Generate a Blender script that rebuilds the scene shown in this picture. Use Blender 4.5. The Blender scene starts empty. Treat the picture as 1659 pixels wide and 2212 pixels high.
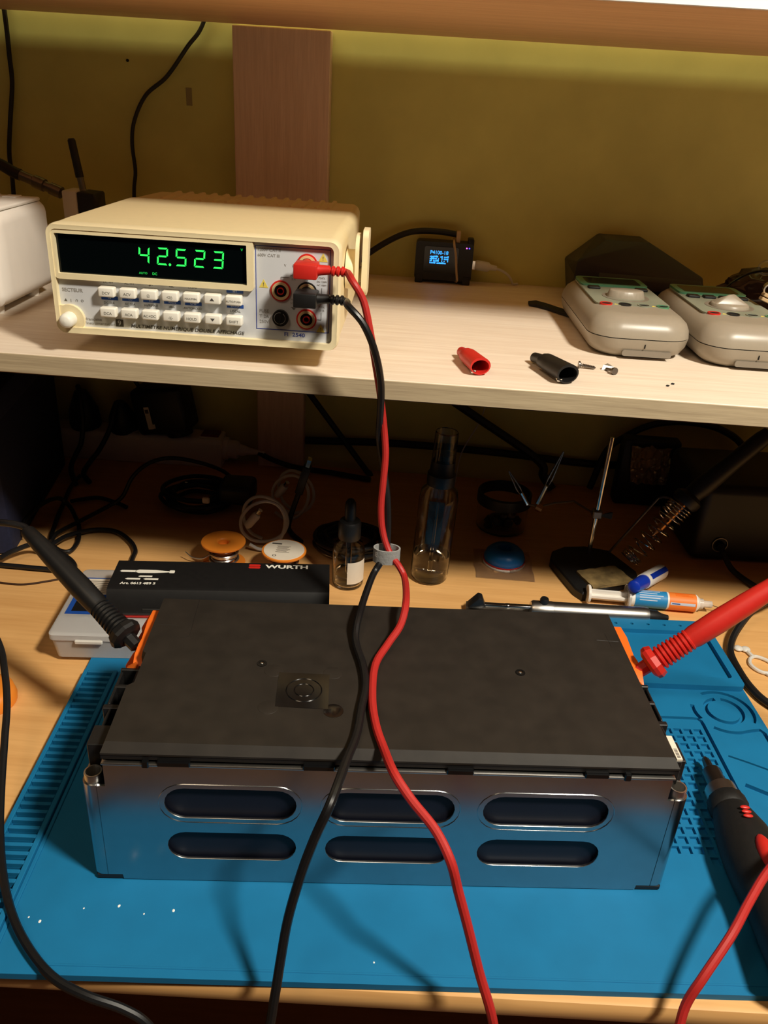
import bpy, bmesh, math, random
from mathutils import Vector, Matrix, noise
random.seed(7)
ZD = 0.75                       # desk top height above the floor; everything below is measured from the desk top
scn = bpy.context.scene
col = scn.collection
PI = math.pi

# ------------------------------------------------------------------ camera, world, lights, exposure
cd = bpy.data.cameras.new('camera'); cam = bpy.data.objects.new('camera', cd); col.objects.link(cam)
CR = (0.99675972, 0.05704062, 0.05671356); CU = (-0.07629251, 0.44702755, 0.89126081); CF = (-0.02548554, 0.89269969, -0.44993083)
CP = (0.18722, -0.35237, 0.43934 + ZD)
cam.matrix_world = Matrix(((CR[0], CU[0], -CF[0], CP[0]), (CR[1], CU[1], -CF[1], CP[1]), (CR[2], CU[2], -CF[2], CP[2]), (0, 0, 0, 1)))
cd.sensor_fit = 'VERTICAL'; cd.sensor_height = 24.0; cd.lens = 24.0 * 1754.2 / 2212.0
cd.clip_start = 0.01; cd.clip_end = 50
scn.camera = cam

w = bpy.data.worlds.new('room_air'); scn.world = w; w.use_nodes = True
bg = w.node_tree.nodes['Background']; bg.inputs[0].default_value = (0.62, 0.74, 1.0, 1); bg.inputs[1].default_value = 0.008

def area(name, loc, target, size, power, color, shape='DISK'):
    l = bpy.data.lights.new(name, 'AREA'); l.shape = shape; l.size = size; l.energy = power; l.color = color
    o = bpy.data.objects.new(name, l); col.objects.link(o)
    o.location = (loc[0], loc[1], loc[2] + ZD)
    d = Vector((target[0], target[1], target[2] + ZD)) - o.location
    o.rotation_euler = d.to_track_quat('-Z', 'Y').to_euler()
    return o
KEY = area('desk_lamp_light', (0.76, -0.377, 1.156), (0.2, 0.15, 0.1), 0.16, 21.5, (1.0, 0.92, 0.77))
FILL = area('added_fill_light', (-0.35, -0.60, 1.55), (0.2, 0.2, 0.1), 0.5, 4.0, (1.0, 0.76, 0.50))  # added fill light that lifts the battery's shadow, not a real lamp
TOPL = area('shelf_top_light', (0.25, 0.47, 0.84), (0.25, 0.640, 0.5), 0.06, 1.7, (1.0, 0.95, 0.62), 'RECTANGLE'); TOPL.data.size = 1.3; TOPL.data.size_y = 0.05

scn.view_settings.view_transform = 'Standard'
scn.view_settings.look = 'None'
scn.view_settings.gamma = 1.0
scn.view_settings.use_curve_mapping = False
scn.view_settings.exposure = 0.0

# ------------------------------------------------------------------ materials
def lin(c):
    return tuple(((v / 255) / 12.92 if v / 255 <= 0.04045 else ((v / 255 + 0.055) / 1.055) ** 2.4) for v in c) + (1.0,)
MATS = {}
def mat(name, rgb, rough=0.5, metal=0.0, var=0.06, scale=60.0, bump=0.0, spec=0.5, trans=0.0, ior=1.45, emit=None, estr=0.0, alpha=1.0, coat=0.0, stretch=None):
    if name in MATS: return MATS[name]
    m = bpy.data.materials.new(name); m.use_nodes = True
    nt = m.node_tree; p = nt.nodes['Principled BSDF']; L = nt.links.new
    base = lin(rgb)
    tc = nt.nodes.new('ShaderNodeTexCoord'); mp = nt.nodes.new('ShaderNodeMapping'); L(tc.outputs['Object'], mp.inputs[0])
    if stretch: mp.inputs['Scale'].default_value = stretch
    nz = nt.nodes.new('ShaderNodeTexNoise'); nz.inputs['Scale'].default_value = scale; nz.inputs['Detail'].default_value = 4; L(mp.outputs[0], nz.inputs[0])
    cr = nt.nodes.new('ShaderNodeValToRGB'); L(nz.outputs[0], cr.inputs[0])
    cr.color_ramp.elements[0].position = 0.3; cr.color_ramp.elements[1].position = 0.7
    cr.color_ramp.elements[0].color = tuple(v * (1 - var) for v in base[:3]) + (1,)
    cr.color_ramp.elements[1].color = tuple(min(1, v * (1 + var)) for v in base[:3]) + (1,)
    L(cr.outputs[0], p.inputs['Base Color'])
    p.inputs['Roughness'].default_value = rough; p.inputs['Metallic'].default_value = metal
    p.inputs['Specular IOR Level'].default_value = spec
    p.inputs['Transmission Weight'].default_value = trans; p.inputs['IOR'].default_value = ior
    p.inputs['Coat Weight'].default_value = coat; p.inputs['Alpha'].default_value = alpha
    if emit:
        p.inputs['Emission Color'].default_value = lin(emit); p.inputs['Emission Strength'].default_value = estr
    if bump:
        b = nt.nodes.new('ShaderNodeBump'); b.inputs['Strength'].default_value = bump; b.inputs['Distance'].default_value = 0.001
        L(nz.outputs[0], b.inputs['Height']); L(b.outputs[0], p.inputs['Normal'])
    MATS[name] = m
    return m

def wood(name, c0, c1, axis=0, rough=0.45, scale=6.0, ratio=22.0, spec=0.4):
    if name in MATS: return MATS[name]
    m = bpy.data.materials.new(name); m.use_nodes = True
    nt = m.node_tree; p = nt.nodes['Principled BSDF']; L = nt.links.new
    tc = nt.nodes.new('ShaderNodeTexCoord'); mp = nt.nodes.new('ShaderNodeMapping'); L(tc.outputs['Object'], mp.inputs[0])
    s = [ratio] * 3; s[axis] = 1.0; mp.inputs['Scale'].default_value = s
    n1 = nt.nodes.new('ShaderNodeTexNoise'); n1.inputs['Scale'].default_value = scale; n1.inputs['Detail'].default_value = 6; n1.inputs['Roughness'].default_value = 0.62
    L(mp.outputs[0], n1.inputs[0])
    n2 = nt.nodes.new('ShaderNodeTexNoise'); n2.inputs['Scale'].default_value = scale * 4.5; n2.inputs['Detail'].default_value = 3; L(mp.outputs[0], n2.inputs[0])
    mx = nt.nodes.new('ShaderNodeMix'); mx.data_type = 'FLOAT'; mx.inputs[0].default_value = 0.35; L(n1.outputs[0], mx.inputs[2]); L(n2.outputs[0], mx.inputs[3])
    cr = nt.nodes.new('ShaderNodeValToRGB'); L(mx.outputs[0], cr.inputs[0])
    cr.color_ramp.elements[0].position = 0.34; cr.color_ramp.elements[1].position = 0.62
    cr.color_ramp.elements[0].color = lin(c0); cr.color_ramp.elements[1].color = lin(c1)
    L(cr.outputs[0], p.inputs['Base Color']); p.inputs['Roughness'].default_value = rough; p.inputs['Specular IOR Level'].default_value = spec
    b = nt.nodes.new('ShaderNodeBump'); b.inputs['Strength'].default_value = 0.06; b.inputs['Distance'].default_value = 0.001
    L(mx.outputs[0], b.inputs['Height']); L(b.outputs[0], p.inputs['Normal'])
    MATS[name] = m
    return m

# room and furniture
m_wall = mat('olive_wall_paint', (210, 204, 122), 0.75, var=0.08, scale=14, bump=0.10, spec=0.25)
m_floor = wood('brown_floor', (134, 98, 72), (160, 120, 90), 0, 0.5, 3.0, 10)
m_shelf = wood('pale_oak_laminate', (224, 204, 182), (240, 225, 206), 0, 0.48, 5.0, 26)
m_shelfedge = wood('pale_oak_edge', (164, 146, 118), (196, 178, 146), 0, 0.55, 9.0, 30)
m_top = wood('orange_oak_laminate', (216, 164, 118), (234, 184, 136), 0, 0.5, 5.0, 24)
m_white_edge = mat('white_edging', (248, 246, 240), 0.5, var=0.01)
m_plank = wood('walnut_plank', (218, 184, 156), (236, 204, 178), 2, 0.5, 9.0, 24)
m_desk = wood('beech_desk', (214, 160, 98), (230, 178, 114), 0, 0.4, 4.0, 18)
m_deskedge = wood('beech_edge', (150, 102, 62), (176, 124, 78), 0, 0.4, 6.0, 20)
# plastics etc.
m_cream = mat('cream_plastic', (236, 218, 172), 0.42, var=0.02, scale=200, bump=0.02)
m_cream2 = mat('cream_plastic_light', (240, 224, 182), 0.42, var=0.02, scale=200)
m_panel = mat('pale_grey_panel', (206, 208, 212), 0.5, var=0.015, scale=90)
m_blackglass = mat('black_display_glass', (4, 8, 9), 0.12, var=0.0, spec=0.4)
m_green = mat('green_segment', (40, 220, 90), 0.5, var=0.0, emit=(40, 230, 80), estr=1.2)
m_greendim = mat('green_annunciator', (30, 170, 70), 0.5, var=0.0, emit=(30, 190, 70), estr=0.6)
m_keywhite = mat('white_key', (244, 240, 228), 0.4, var=0.01)
m_keytext = mat('grey_key_print', (96, 92, 84), 0.6, var=0.0)
m_faint = mat('faint_grey_print', (150, 146, 140), 0.6, var=0.0)
m_darktext = mat('dark_print', (74, 70, 66), 0.6, var=0.0)
m_bluebar = mat('blue_print', (38, 76, 150), 0.5, var=0.0)
m_blueline = mat('blue_line_print', (62, 78, 160), 0.5, var=0.0)
m_paletext = mat('pale_print', (196, 204, 220), 0.6, var=0.0)
m_yellow = mat('yellow_warning', (226, 204, 92), 0.6, var=0.0)
m_red = mat('red_plastic', (200, 40, 32), 0.42, var=0.03, scale=300)
m_redcable = mat('red_silicone', (178, 40, 36), 0.5, var=0.03, scale=300)
m_black = mat('black_plastic', (24, 23, 23), 0.45, var=0.10, scale=200)
m_blackgloss = mat('black_gloss', (14, 14, 15), 0.18, var=0.05)
m_blackcable = mat('black_silicone', (22, 21, 22), 0.38, var=0.08, scale=300)
m_darkvoid = mat('dark_recess', (6, 6, 7), 0.8, var=0.0)
m_gold = mat('brass_ring', (240, 212, 160), 0.3, 0.25, var=0.03)
m_whiteplastic = mat('white_plastic', (234, 228, 220), 0.45, var=0.015)
m_lid = mat('black_textured_lid', (38, 33, 28), 0.55, var=0.22, scale=55, bump=0.14, spec=0.42)
m_metal = mat('brushed_aluminium', (176, 178, 180), 0.23, 1.0, var=0.03, scale=120)
m_metaldark = mat('steel_dark', (130, 124, 118), 0.35, 1.0, var=0.05)
m_chrome = mat('chrome', (212, 210, 206), 0.12, 1.0, var=0.02)
m_brushed = mat('matte_aluminium', (200, 196, 190), 0.32, 1.0, var=0.04, scale=300)
m_cell = mat('navy_cell_film', (12, 16, 32), 0.55, var=0.08)
m_orange = mat('orange_plastic', (236, 110, 34), 0.42, var=0.03)
m_spool = mat('orange_spool', (236, 138, 44), 0.42, var=0.03)
m_solder = mat('solder_wire', (196, 192, 186), 0.28, 0.95, var=0.05)
m_mat = mat('blue_silicone', (20, 112, 160), 0.62, var=0.05, scale=40, bump=0.05, spec=0.3)
m_navy = mat('navy_fabric', (28, 34, 62), 0.85, var=0.15, scale=220, bump=0.2)
m_grey = mat('grey_meter_plastic', (152, 142, 126), 0.34, var=0.02, scale=240)
m_greydark = mat('grey_meter_shade', (128, 119, 106), 0.4, var=0.03)
m_facegreen = mat('green_face_print', (134, 138, 120), 0.5, var=0.12, scale=30)
m_lcdgreen = mat('green_display_rim', (84, 140, 104), 0.3, var=0.05)
m_clear = mat('clear_plastic', (238, 236, 232), 0.06, var=0.0, trans=1.0, ior=1.25)
m_frost = mat('frosted_plastic', (244, 242, 240), 0.18, var=0.0, trans=0.6, ior=1.2)
m_bottle = mat('bottle_glass', (244, 242, 238), 0.03, var=0.0, trans=1.0, ior=1.30)
m_liquid = mat('clear_liquid', (246, 240, 226), 0.02, var=0.0, trans=1.0, ior=1.33)
m_film = mat('thin_clear_film', (235, 230, 224), 0.1, var=0.0, trans=0.95, ior=1.08)
m_foil = mat('crumpled_brown_film', (142, 116, 78), 0.2, 0.25, var=0.2, scale=80, trans=0.2)
m_label = mat('paper_label', (226, 214, 196), 0.7, var=0.04)
m_labelprint = mat('label_print', (128, 118, 106), 0.7, var=0.0)
m_bluelabel = mat('blue_label', (28, 74, 158), 0.5, var=0.03)
m_bluecap = mat('blue_cap', (20, 52, 168), 0.3, var=0.03)
m_bluetape = mat('blue_dispenser', (26, 104, 178), 0.35, var=0.03)
m_whitecable = mat('white_cable', (206, 202, 194), 0.5, var=0.03)
m_sponge = mat('dirty_sponge', (128, 106, 66), 0.95, var=0.45, scale=90, bump=0.6)
m_greytie = mat('grey_hook_loop', (150, 150, 148), 0.85, var=0.08, scale=500, bump=0.3)
m_screen = mat('blue_oled', (20, 90, 200), 0.4, var=0.0, emit=(50, 150, 245), estr=2.0)
m_pinkled = mat('pink_led', (220, 80, 160), 0.4, var=0.0, emit=(240, 90, 190), estr=3.0)
m_blueled = mat('violet_led', (60, 50, 220), 0.4, var=0.0, emit=(70, 60, 240), estr=3.0)
m_rubberband = mat('tan_rubber', (188, 160, 120), 0.6, var=0.03)
m_redswitch = mat('dark_red_switch', (120, 16, 14), 0.3, var=0.03)
m_tape = mat('glossy_black_tape', (20, 17, 15), 0.12, var=0.0, spec=0.7)
m_copper = mat('warm_steel', (206, 150, 96), 0.3, 0.95, var=0.06)
m_handle = mat('black_rubber_grip', (20, 19, 18), 0.62, var=0.12, scale=260, bump=0.25)
m_orangelabel = mat('orange_label', (238, 128, 50), 0.5, var=0.03)
m_cyanlabel = mat('cyan_label', (36, 132, 190), 0.5, var=0.03)
m_milky = mat('milky_nylon', (240, 236, 228), 0.4, var=0.02, trans=0.25)
m_brownwire = mat('brown_wire', (62, 40, 28), 0.5, var=0.03)
m_smoky = mat('smoky_pouch', (62, 44, 30), 0.15, var=0.1, trans=0.35)
m_fleck = mat('white_fleck', (245, 245, 240), 0.6, var=0.0)

# ------------------------------------------------------------------ mesh helpers
def catmull(pts, sub=8, closed=False):
    P = [Vector(p) for p in pts]; n = len(P); out = []
    rng = n if closed else n - 1
    for i in range(rng):
        p1, p2 = P[i], P[(i + 1) % n]
        p0 = P[i - 1] if (closed or i > 0) else p1 + (p1 - p2)
        p3 = P[(i + 2) % n] if (closed or i + 2 < n) else p2 + (p2 - p1)
        for k in range(sub):
            t = k / sub
            out.append(0.5 * ((2 * p1) + (p2 - p0) * t + (2 * p0 - 5 * p1 + 4 * p2 - p3) * t * t + (3 * p1 - p0 - 3 * p2 + p3) * t ** 3))
    if not closed: out.append(P[-1])
    return out

class B:
    def __init__(s): s.bm = bmesh.new()
    def _add(s, vs, fs, M=None):
        bv = [s.bm.verts.new((M @ Vector(v)) if M else Vector(v)) for v in vs]
        for f in fs:
            try: s.bm.faces.new([bv[i] for i in f])
            except ValueError: pass
        return bv
    def box(s, x0, y0, z0, x1, y1, z1, bev=0.0, seg=2, M=None):
        t = bmesh.new(); bmesh.ops.create_cube(t, size=1.0)
        for v in t.verts: v.co = Vector(((x0 + x1) / 2 + v.co.x * (x1 - x0), (y0 + y1) / 2 + v.co.y * (y1 - y0), (z0 + z1) / 2 + v.co.z * (z1 - z0)))
        if bev: bmesh.ops.bevel(t, geom=t.edges[:], offset=bev, segments=seg, affect='EDGES', profile=0.5)
        return s.merge(t, M)
    def merge(s, t, M=None):
        t.verts.ensure_lookup_table(); t.verts.index_update()
        s._add([v.co.copy() for v in t.verts], [[v.index for v in f.verts] for f in t.faces], M); t.free(); return s
    def hull(s, pts, bev=0.0, seg=2):
        t = bmesh.new()
        for p in pts: t.verts.new(p)
        r = bmesh.ops.convex_hull(t, input=t.verts[:])
        bmesh.ops.delete(t, geom=[g for g in r['geom_interior'] if isinstance(g, bmesh.types.BMVert)], context='VERTS')
        bmesh.ops.dissolve_limit(t, angle_limit=0.02, verts=t.verts[:], edges=t.edges[:])
        if bev: bmesh.ops.bevel(t, geom=t.edges[:], offset=bev, segments=seg, affect='EDGES', profile=0.5)
        return s.merge(t)
    def cyl(s, p0, p1, r0, r1=None, n=24, caps=True):
        return s.lathe_axis(p0, p1, [(r0, 0.0), (r0 if r1 is None else r1, 1.0)], n, caps)
    def lathe_axis(s, p0, p1, prof, n=24, caps=True):
        """prof: (radius, t) with t from 0 to 1 along p0 -> p1"""
        p0, p1 = Vector(p0), Vector(p1); ax = p1 - p0; z = ax.normalized()
        x = z.orthogonal().normalized(); y = z.cross(x)
        vs = []; fs = []
        for r, t in prof:
            c = p0 + ax * t
            for k in range(n):
                a = 2 * PI * k / n; vs.append(c + (x * math.cos(a) + y * math.sin(a)) * max(r, 1e-6))
        for i in range(len(prof) - 1):
            for k in range(n):
                fs.append((i * n + k, i * n + (k + 1) % n, (i + 1) * n + (k + 1) % n, (i + 1) * n + k))
        if caps:
            fs.append(tuple(range(n - 1, -1, -1))); fs.append(tuple(range((len(prof) - 1) * n, len(prof) * n)))
        s._add(vs, fs); return s
    def lathe(s, c, prof, n=32, caps=True):
        """prof: (radius, z) about a vertical axis through c"""
        c = Vector(c); z0, z1 = 0.0, 1.0
        return s.lathe_axis(c, c + Vector((0, 0, 1)), prof, n, caps)
    def ring(s, c, axis, prof, n=32):
        """closed ring: prof is a closed loop of (radius, offset along axis)"""
        c = Vector(c); z = Vector(axis).normalized(); x = z.orthogonal().normalized(); y = z.cross(x); vs = []; fs = []; m = len(prof)
        for r, t in prof:
            for k in range(n):
                a = 2 * PI * k / n; vs.append(c + z * t + (x * math.cos(a) + y * math.sin(a)) * r)
        for i in range(m):
            j = (i + 1) % m
            for k in range(n): fs.append((i * n + k, i * n + (k + 1) % n, j * n + (k + 1) % n, j * n + k))
        s._add(vs, fs); return s
    def prism(s, pts, z0, z1, M=None, top=None):
        n = len(pts); tp = top or pts
        vs = [(x, y, z0) for x, y in pts] + [(x, y, z1) for x, y in tp]
        fs = [tuple(range(n - 1, -1, -1)), tuple(range(n, 2 * n))] + [(i, (i + 1) % n, n + (i + 1) % n, n + i) for i in range(n)]
        s._add(vs, fs, M); return s
    def tube(s, pts, r, n=8, sub=8, closed=False, smooth=True):
        P = catmull(pts, sub, closed) if smooth else [Vector(p) for p in pts]
        m = len(P); vs = []; fs = []; t0 = (P[1] - P[0]).normalized(); x = t0.orthogonal().normalized()
        for i in range(m):
            a = P[i - 1] if (i > 0 or closed) else P[i]; b = P[(i + 1) % m] if (i < m - 1 or closed) else P[i]
            t = (b - a)
            t = t.normalized() if t.length > 1e-9 else t0
            x = (x - t * x.dot(t)); x = x.normalized() if x.length > 1e-6 else t.orthogonal().normalized()
            y = t.cross(x); rr = r(i / max(1, m - 1)) if callable(r) else r
            for k in range(n):
                an = 2 * PI * k / n; vs.append(P[i] + (x * math.cos(an) + y * math.sin(an)) * rr)
        for i in range(m if closed else m - 1):
            j = (i + 1) % m
            for k in range(n): fs.append((i * n + k, i * n + (k + 1) % n, j * n + (k + 1) % n, j * n + k))
        if not closed:
            fs.append(tuple(range(n - 1, -1, -1))); fs.append(tuple(range((m - 1) * n, m * n)))
        s._add(vs, fs); return s
    def loft(s, rings, caps=True):
        n = len(rings[0]); vs = [p for r in rings for p in r]; fs = []
        for i in range(len(rings) - 1):
            for k in range(n): fs.append((i * n + k, i * n + (k + 1) % n, (i + 1) * n + (k + 1) % n, (i + 1) * n + k))
        if caps:
            fs.append(tuple(range(n - 1, -1, -1))); fs.append(tuple(range((len(rings) - 1) * n, len(rings) * n)))
        s._add(vs, fs); return s
    def sphere(s, c, r, n=16, m=10, scale=(1, 1, 1), jit=0.0, seed=0.0, freq=40):
        c = Vector(c); vs = []; fs = []
        for i in range(m + 1):
            ph = PI * i / m
            for k in range(n):
                a = 2 * PI * k / n; d = Vector((math.sin(ph) * math.cos(a), math.sin(ph) * math.sin(a), math.cos(ph)))
                q = 1 + (jit * noise.noise(Vector((d.x * 2 + seed, d.y * 2, d.z * 2)) * freq / 20) if jit else 0)
                vs.append(c + Vector((d.x * scale[0], d.y * scale[1], d.z * scale[2])) * r * q)
        for i in range(m):
            for k in range(n): fs.append((i * n + k, (i + 1) * n + k, (i + 1) * n + (k + 1) % n, i * n + (k + 1) % n))
        s._add(vs, fs); bmesh.ops.remove_doubles(s.bm, verts=s.bm.verts[:], dist=1e-6); return s
    def build(s, name, material, parent=None, loc=(0, 0, 0), rot=(0, 0, 0), sharp=35, flat=False):
        bmesh.ops.recalc_face_normals(s.bm, faces=s.bm.faces[:])
        me = bpy.data.meshes.new(name); s.bm.to_mesh(me); s.bm.free()
        return mesh_obj(name, me, material, parent, loc, rot, sharp, flat)

def mesh_obj(name, me, material, parent=None, loc=(0, 0, 0), rot=(0, 0, 0), sharp=35, flat=False):
    me.materials.clear(); me.materials.append(material)
    if not flat:
        for p in me.polygons: p.use_smooth = True
        me.set_sharp_from_angle(angle=math.radians(sharp))
    o = bpy.data.objects.new(name, me); col.objects.link(o); o.parent = parent; o.location = loc; o.rotation_euler = rot
    return o

def boolean(base, cutter, op='DIFFERENCE'):
    objs = []
    for b in (base, cutter):
        bmesh.ops.recalc_face_normals(b.bm, faces=b.bm.faces[:])
        me = bpy.data.meshes.new('tmp'); b.bm.to_mesh(me); b.bm.free()
        o = bpy.data.objects.new('tmp', me); col.objects.link(o); objs.append(o)
    md = objs[0].modifiers.new('b', 'BOOLEAN'); md.operation = op; md.object = objs[1]; md.solver = 'EXACT'; md.use_self = True
    bpy.context.view_layer.update()
    dg = bpy.context.evaluated_depsgraph_get()
    me = bpy.data.meshes.new_from_object(objs[0].evaluated_get(dg))
    for o in objs:
        d = o.data; bpy.data.objects.remove(o); bpy.data.meshes.remove(d)
    return me

def empty(name, loc=(0, 0, 0), rz=0.0):
    o = bpy.data.objects.new(name, None); col.objects.link(o); o.location = loc; o.rotation_euler = (0, 0, rz); o.empty_display_size = 0.02
    return o
def tag(o, label, cat, group=None, kind=None):
    o['label'] = label; o['category'] = cat
    if group: o['group'] = group
    if kind: o['kind'] = kind
    return o
def struct(o, label, cat):
    o['kind'] = 'structure'; o['label'] = label; o['category'] = cat; return o
def thing(name, label, cat, loc=(0, 0, 0), rz=0.0, group=None):
    return tag(empty(name, loc, rz), label, cat, group)
def copy_part(o, parent, loc):
    c = o.copy(); col.objects.link(c); c.parent = parent; c.location = loc; return c

def rrect(x0, y0, x1, y1, r, n=5):
    out = []
    for cx, cy, a0 in ((x1 - r, y1 - r, 0), (x0 + r, y1 - r, 90), (x0 + r, y0 + r, 180), (x1 - r, y0 + r, 270)):
        for k in range(n + 1):
            a = math.radians(a0 + 90 * k / n); out.append((cx + r * math.cos(a), cy + r * math.sin(a)))
    return out
XZ = Matrix(((1, 0, 0, 0), (0, 0, -1, 0), (0, 1, 0, 0), (0, 0, 0, 1)))   # local (x, y, z) -> (x, -z, y): draw in x-z facing -y

TEXTS = []
def text(body, size, material, parent, loc, rot=(PI / 2, 0, 0), align='CENTER', name='lettering', bold=0.0, width=None, shear=0.0, spacing=1.0):
    cu = bpy.data.curves.new(name, 'FONT'); cu.body = body; cu.size = size; cu.align_x = align; cu.align_y = 'CENTER'
    cu.offset = bold * size; cu.extrude = 0.00004; cu.shear = shear; cu.space_character = spacing; cu.resolution_u = 3
    o = bpy.data.objects.new(name, cu); col.objects.link(o)
    TEXTS.append((o, name, material, parent, loc, rot, width)); return o
def convert_texts():
    bpy.context.view_layer.update(); dg = bpy.context.evaluated_depsgraph_get()
    for o, name, material, parent, loc, rot, width in TEXTS:
        me = bpy.data.meshes.new_from_object(o.evaluated_get(dg)); cu = o.data
        bpy.data.objects.remove(o); bpy.data.curves.remove(cu)
        if width and len(me.vertices):
            xs = [v.co.x for v in me.vertices]; k = width / max(1e-6, max(xs) - min(xs))
            for v in me.vertices: v.co.x *= k
        mesh_obj(name, me, material, parent, loc, rot, flat=True)

# ------------------------------------------------------------------ room shell and furniture
S = 0.2541; TH = 0.0153; SY = 0.2338; WY = 0.645
b = B(); b.box(-2.2, WY, -ZD, 2.4, WY + 0.1, 1.9)
wall = struct(b.build('wall_back', m_wall), 'olive yellow painted back wall behind the shelves', 'wall')
b = B(); b.box(-2.2, -2.6, -ZD - 0.05, 2.4, WY + 0.1, -ZD)
struct(b.build('floor', m_floor), 'brown wooden floor below the workbench', 'floor')
# small marks on the wall
b = B(); b.box(-0.0895, WY - 0.0006, 0.4235, -0.083, WY, 0.441); o = b.build('tape_remnant', mat('tape_remnant', (150, 138, 92), 0.5), wall)
b = B(); b.cyl((-0.1525, WY - 0.001, 0.464), (-0.1525, WY, 0.464), 0.0016, n=8); b.build('nail_hole', m_darkvoid, wall)

desk = thing('workbench', 'beech workbench top with rounded front edge under the blue mat', 'desk')
def dfront(x): return -0.0778 + 0.036 * x
b = B()
prof = [(0.0, 0.0), (-0.0035, -0.001), (-0.005, -0.0045), (-0.005, -0.013), (-0.003, -0.016), (0.02, -0.0165)]
xs = (-0.95, 1.25)
rings = []
for x in xs:
    f = dfront(x) + 0.005
    rings.append([Vector((x, f + dy, z)) for dy, z in prof] + [Vector((x, 0.64, -0.0165)), Vector((x, 0.64, 0.0))])
b.loft(rings); b.build('desktop', m_desk, desk, sharp=50)
for x in (-0.9, 1.15):
    for y in (0.02, 0.58):
        b = B(); b.box(x, y, -ZD, x + 0.05, y + 0.05, -0.0166, 0.003); b.build('leg', m_deskedge, desk)

sh = thing('shelf_board', 'pale oak laminate shelf board carrying the bench multimeter', 'shelf')
b = B(); b.box(-0.95, SY + 0.0008, S - TH, 1.25, WY - 0.0005, S, 0.0006, 1); b.build('board', m_shelf, sh)
b = B(); b.box(-0.95, SY + 0.001, S - TH - 0.0006, 1.25, WY - 0.001, S - TH + 0.0002); b.build('added_bounce_damper', mat('bounce_damper_brown', (112, 90, 72), 0.8), sh)  # unseen dark sheet added to cut bounce light under the shelf
b = B(); b.box(-0.95, SY - 0.0004, S - TH + 0.0002, 1.25, SY + 0.0007, S - 0.0004, 0.0003, 1); b.build('front_edge_band', m_shelfedge, sh)['label'] = 'grey brown grained edge band'
ts = thing('top_shelf_board', 'orange brown top shelf board with bright front edge above everything', 'shelf')
b = B(); b.box(-0.95, 0.252, 0.5035, 1.25, 0.6245, 0.5215, 0.001, 1); b.build('board', m_top, ts)
b = B(); b.box(-0.95, 0.2500, 0.5036, 1.25, 0.2519, 0.5214, 0.0004, 1); b.build('front_edge_band', m_white_edge, ts)['label'] = 'white front edge band'
b = B(); b.box(-0.0322, 0.6255, S + 0.0002, 0.0722, WY - 0.001, 0.5027, 0.0008, 1)
tag(b.build('support_plank', m_plank), 'wide brown wooden plank standing against the wall above the shelf', 'plank')
b = B(); b.box(-0.0113, 0.6265, 0.0002, 0.0485, WY - 0.001, S - TH - 0.0008, 0.0008, 1)
tag(b.build('support_plank', m_plank), 'narrow dark plank against the wall below the shelf', 'plank')

# ------------------------------------------------------------------ blue silicone mat
MATA = 0.06344
mt = thing('soldering_mat', 'blue silicone repair mat with slotted strip, trays and grid under the battery', 'mat', (0, 0, 0), MATA)
MX0, MX1, MY0, MY1 = -0.0563, 0.5037, -0.0808, 0.2865
HZ = 0.0045
b = B(); b.prism(rrect(MX0, MY0, MX1, MY1, 0.006), 0.0, HZ)
cut = B()
# magnetic grid cells
for r in range(15):
    for c in range(10):
        x1 = 0.4470 - 0.00815 * c; y1 = 0.1385 - 0.00836 * r
        cut.box(x1 - 0.0060, y1 - 0.0062, HZ - 0.0024, x1, y1, HZ + 0.01)
for c in (3, 4):
    x1 = 0.4470 - 0.00815 * c; y1 = 0.1385 - 0.00836 * 15; cut.box(x1 - 0.0060, y1 - 0.0062, HZ - 0.0024, x1, y1, HZ + 0.01)
def groove(pts, wd, dep=0.0034):
    dep = 0.0034
    P = [Vector((x, y, 0)) for x, y in pts]; L_, R_ = [], []
    for i, p in enumerate(P):
        t = ((P[min(i + 1, len(P) - 1)] - P[max(i - 1, 0)])).normalized(); n = Vector((-t.y, t.x, 0)) * wd / 2
        L_.append((p.x + n.x, p.y + n.y)); R_.append((p.x - n.x, p.y - n.y))
    cut.prism(L_ + R_[::-1], HZ - dep, HZ + 0.01)
for k in range(36):
    yy = 0.17265 - 0.0067 * k; cut.box(-0.0518, yy - 0.0019, 0.0006, -0.0318, yy + 0.0019, 0.02)
groove([(0.36, 0.1515), (0.4455, 0.1515), (0.4492, 0.1510), (0.4512, 0.1485), (0.4515, 0.145), (0.4515, 0.02)], 0.0030)
def arc(cx, cy, r, a0, a1, n=14): return [(cx + r * math.cos(math.radians(a0 + (a1 - a0) * k / n)), cy + r * math.sin(math.radians(a0 + (a1 - a0) * k / n))) for k in range(n + 1)]
RC = (0.4755, 0.1625)
groove(arc(*RC, 0.0148, 100, 440, 30), 0.0036, 0.0018)
groove(arc(*RC, 0.0236, -35, 120, 16), 0.0034, 0.0018)
groove(arc(*RC, 0.0255, 165, 205, 6), 0.0034, 0.0018)
groove(arc(*RC, 0.0265, 232, 290, 10) + [(0.4915, 0.1395), (0.4965, 0.1405), (0.4985, 0.137), (0.4985, 0.06)], 0.0034, 0.0018)
groove([(0.4585, 0.1095), (0.4715, 0.1030), (0.487, 0.0945)], 0.0020)
groove([(0.4595, 0.0795), (0.475, 0.0700), (0.492, 0.059)], 0.0046)
me = boolean(b, cut)
mesh_obj('base_sheet', me, m_mat, mt, sharp=30)
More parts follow.
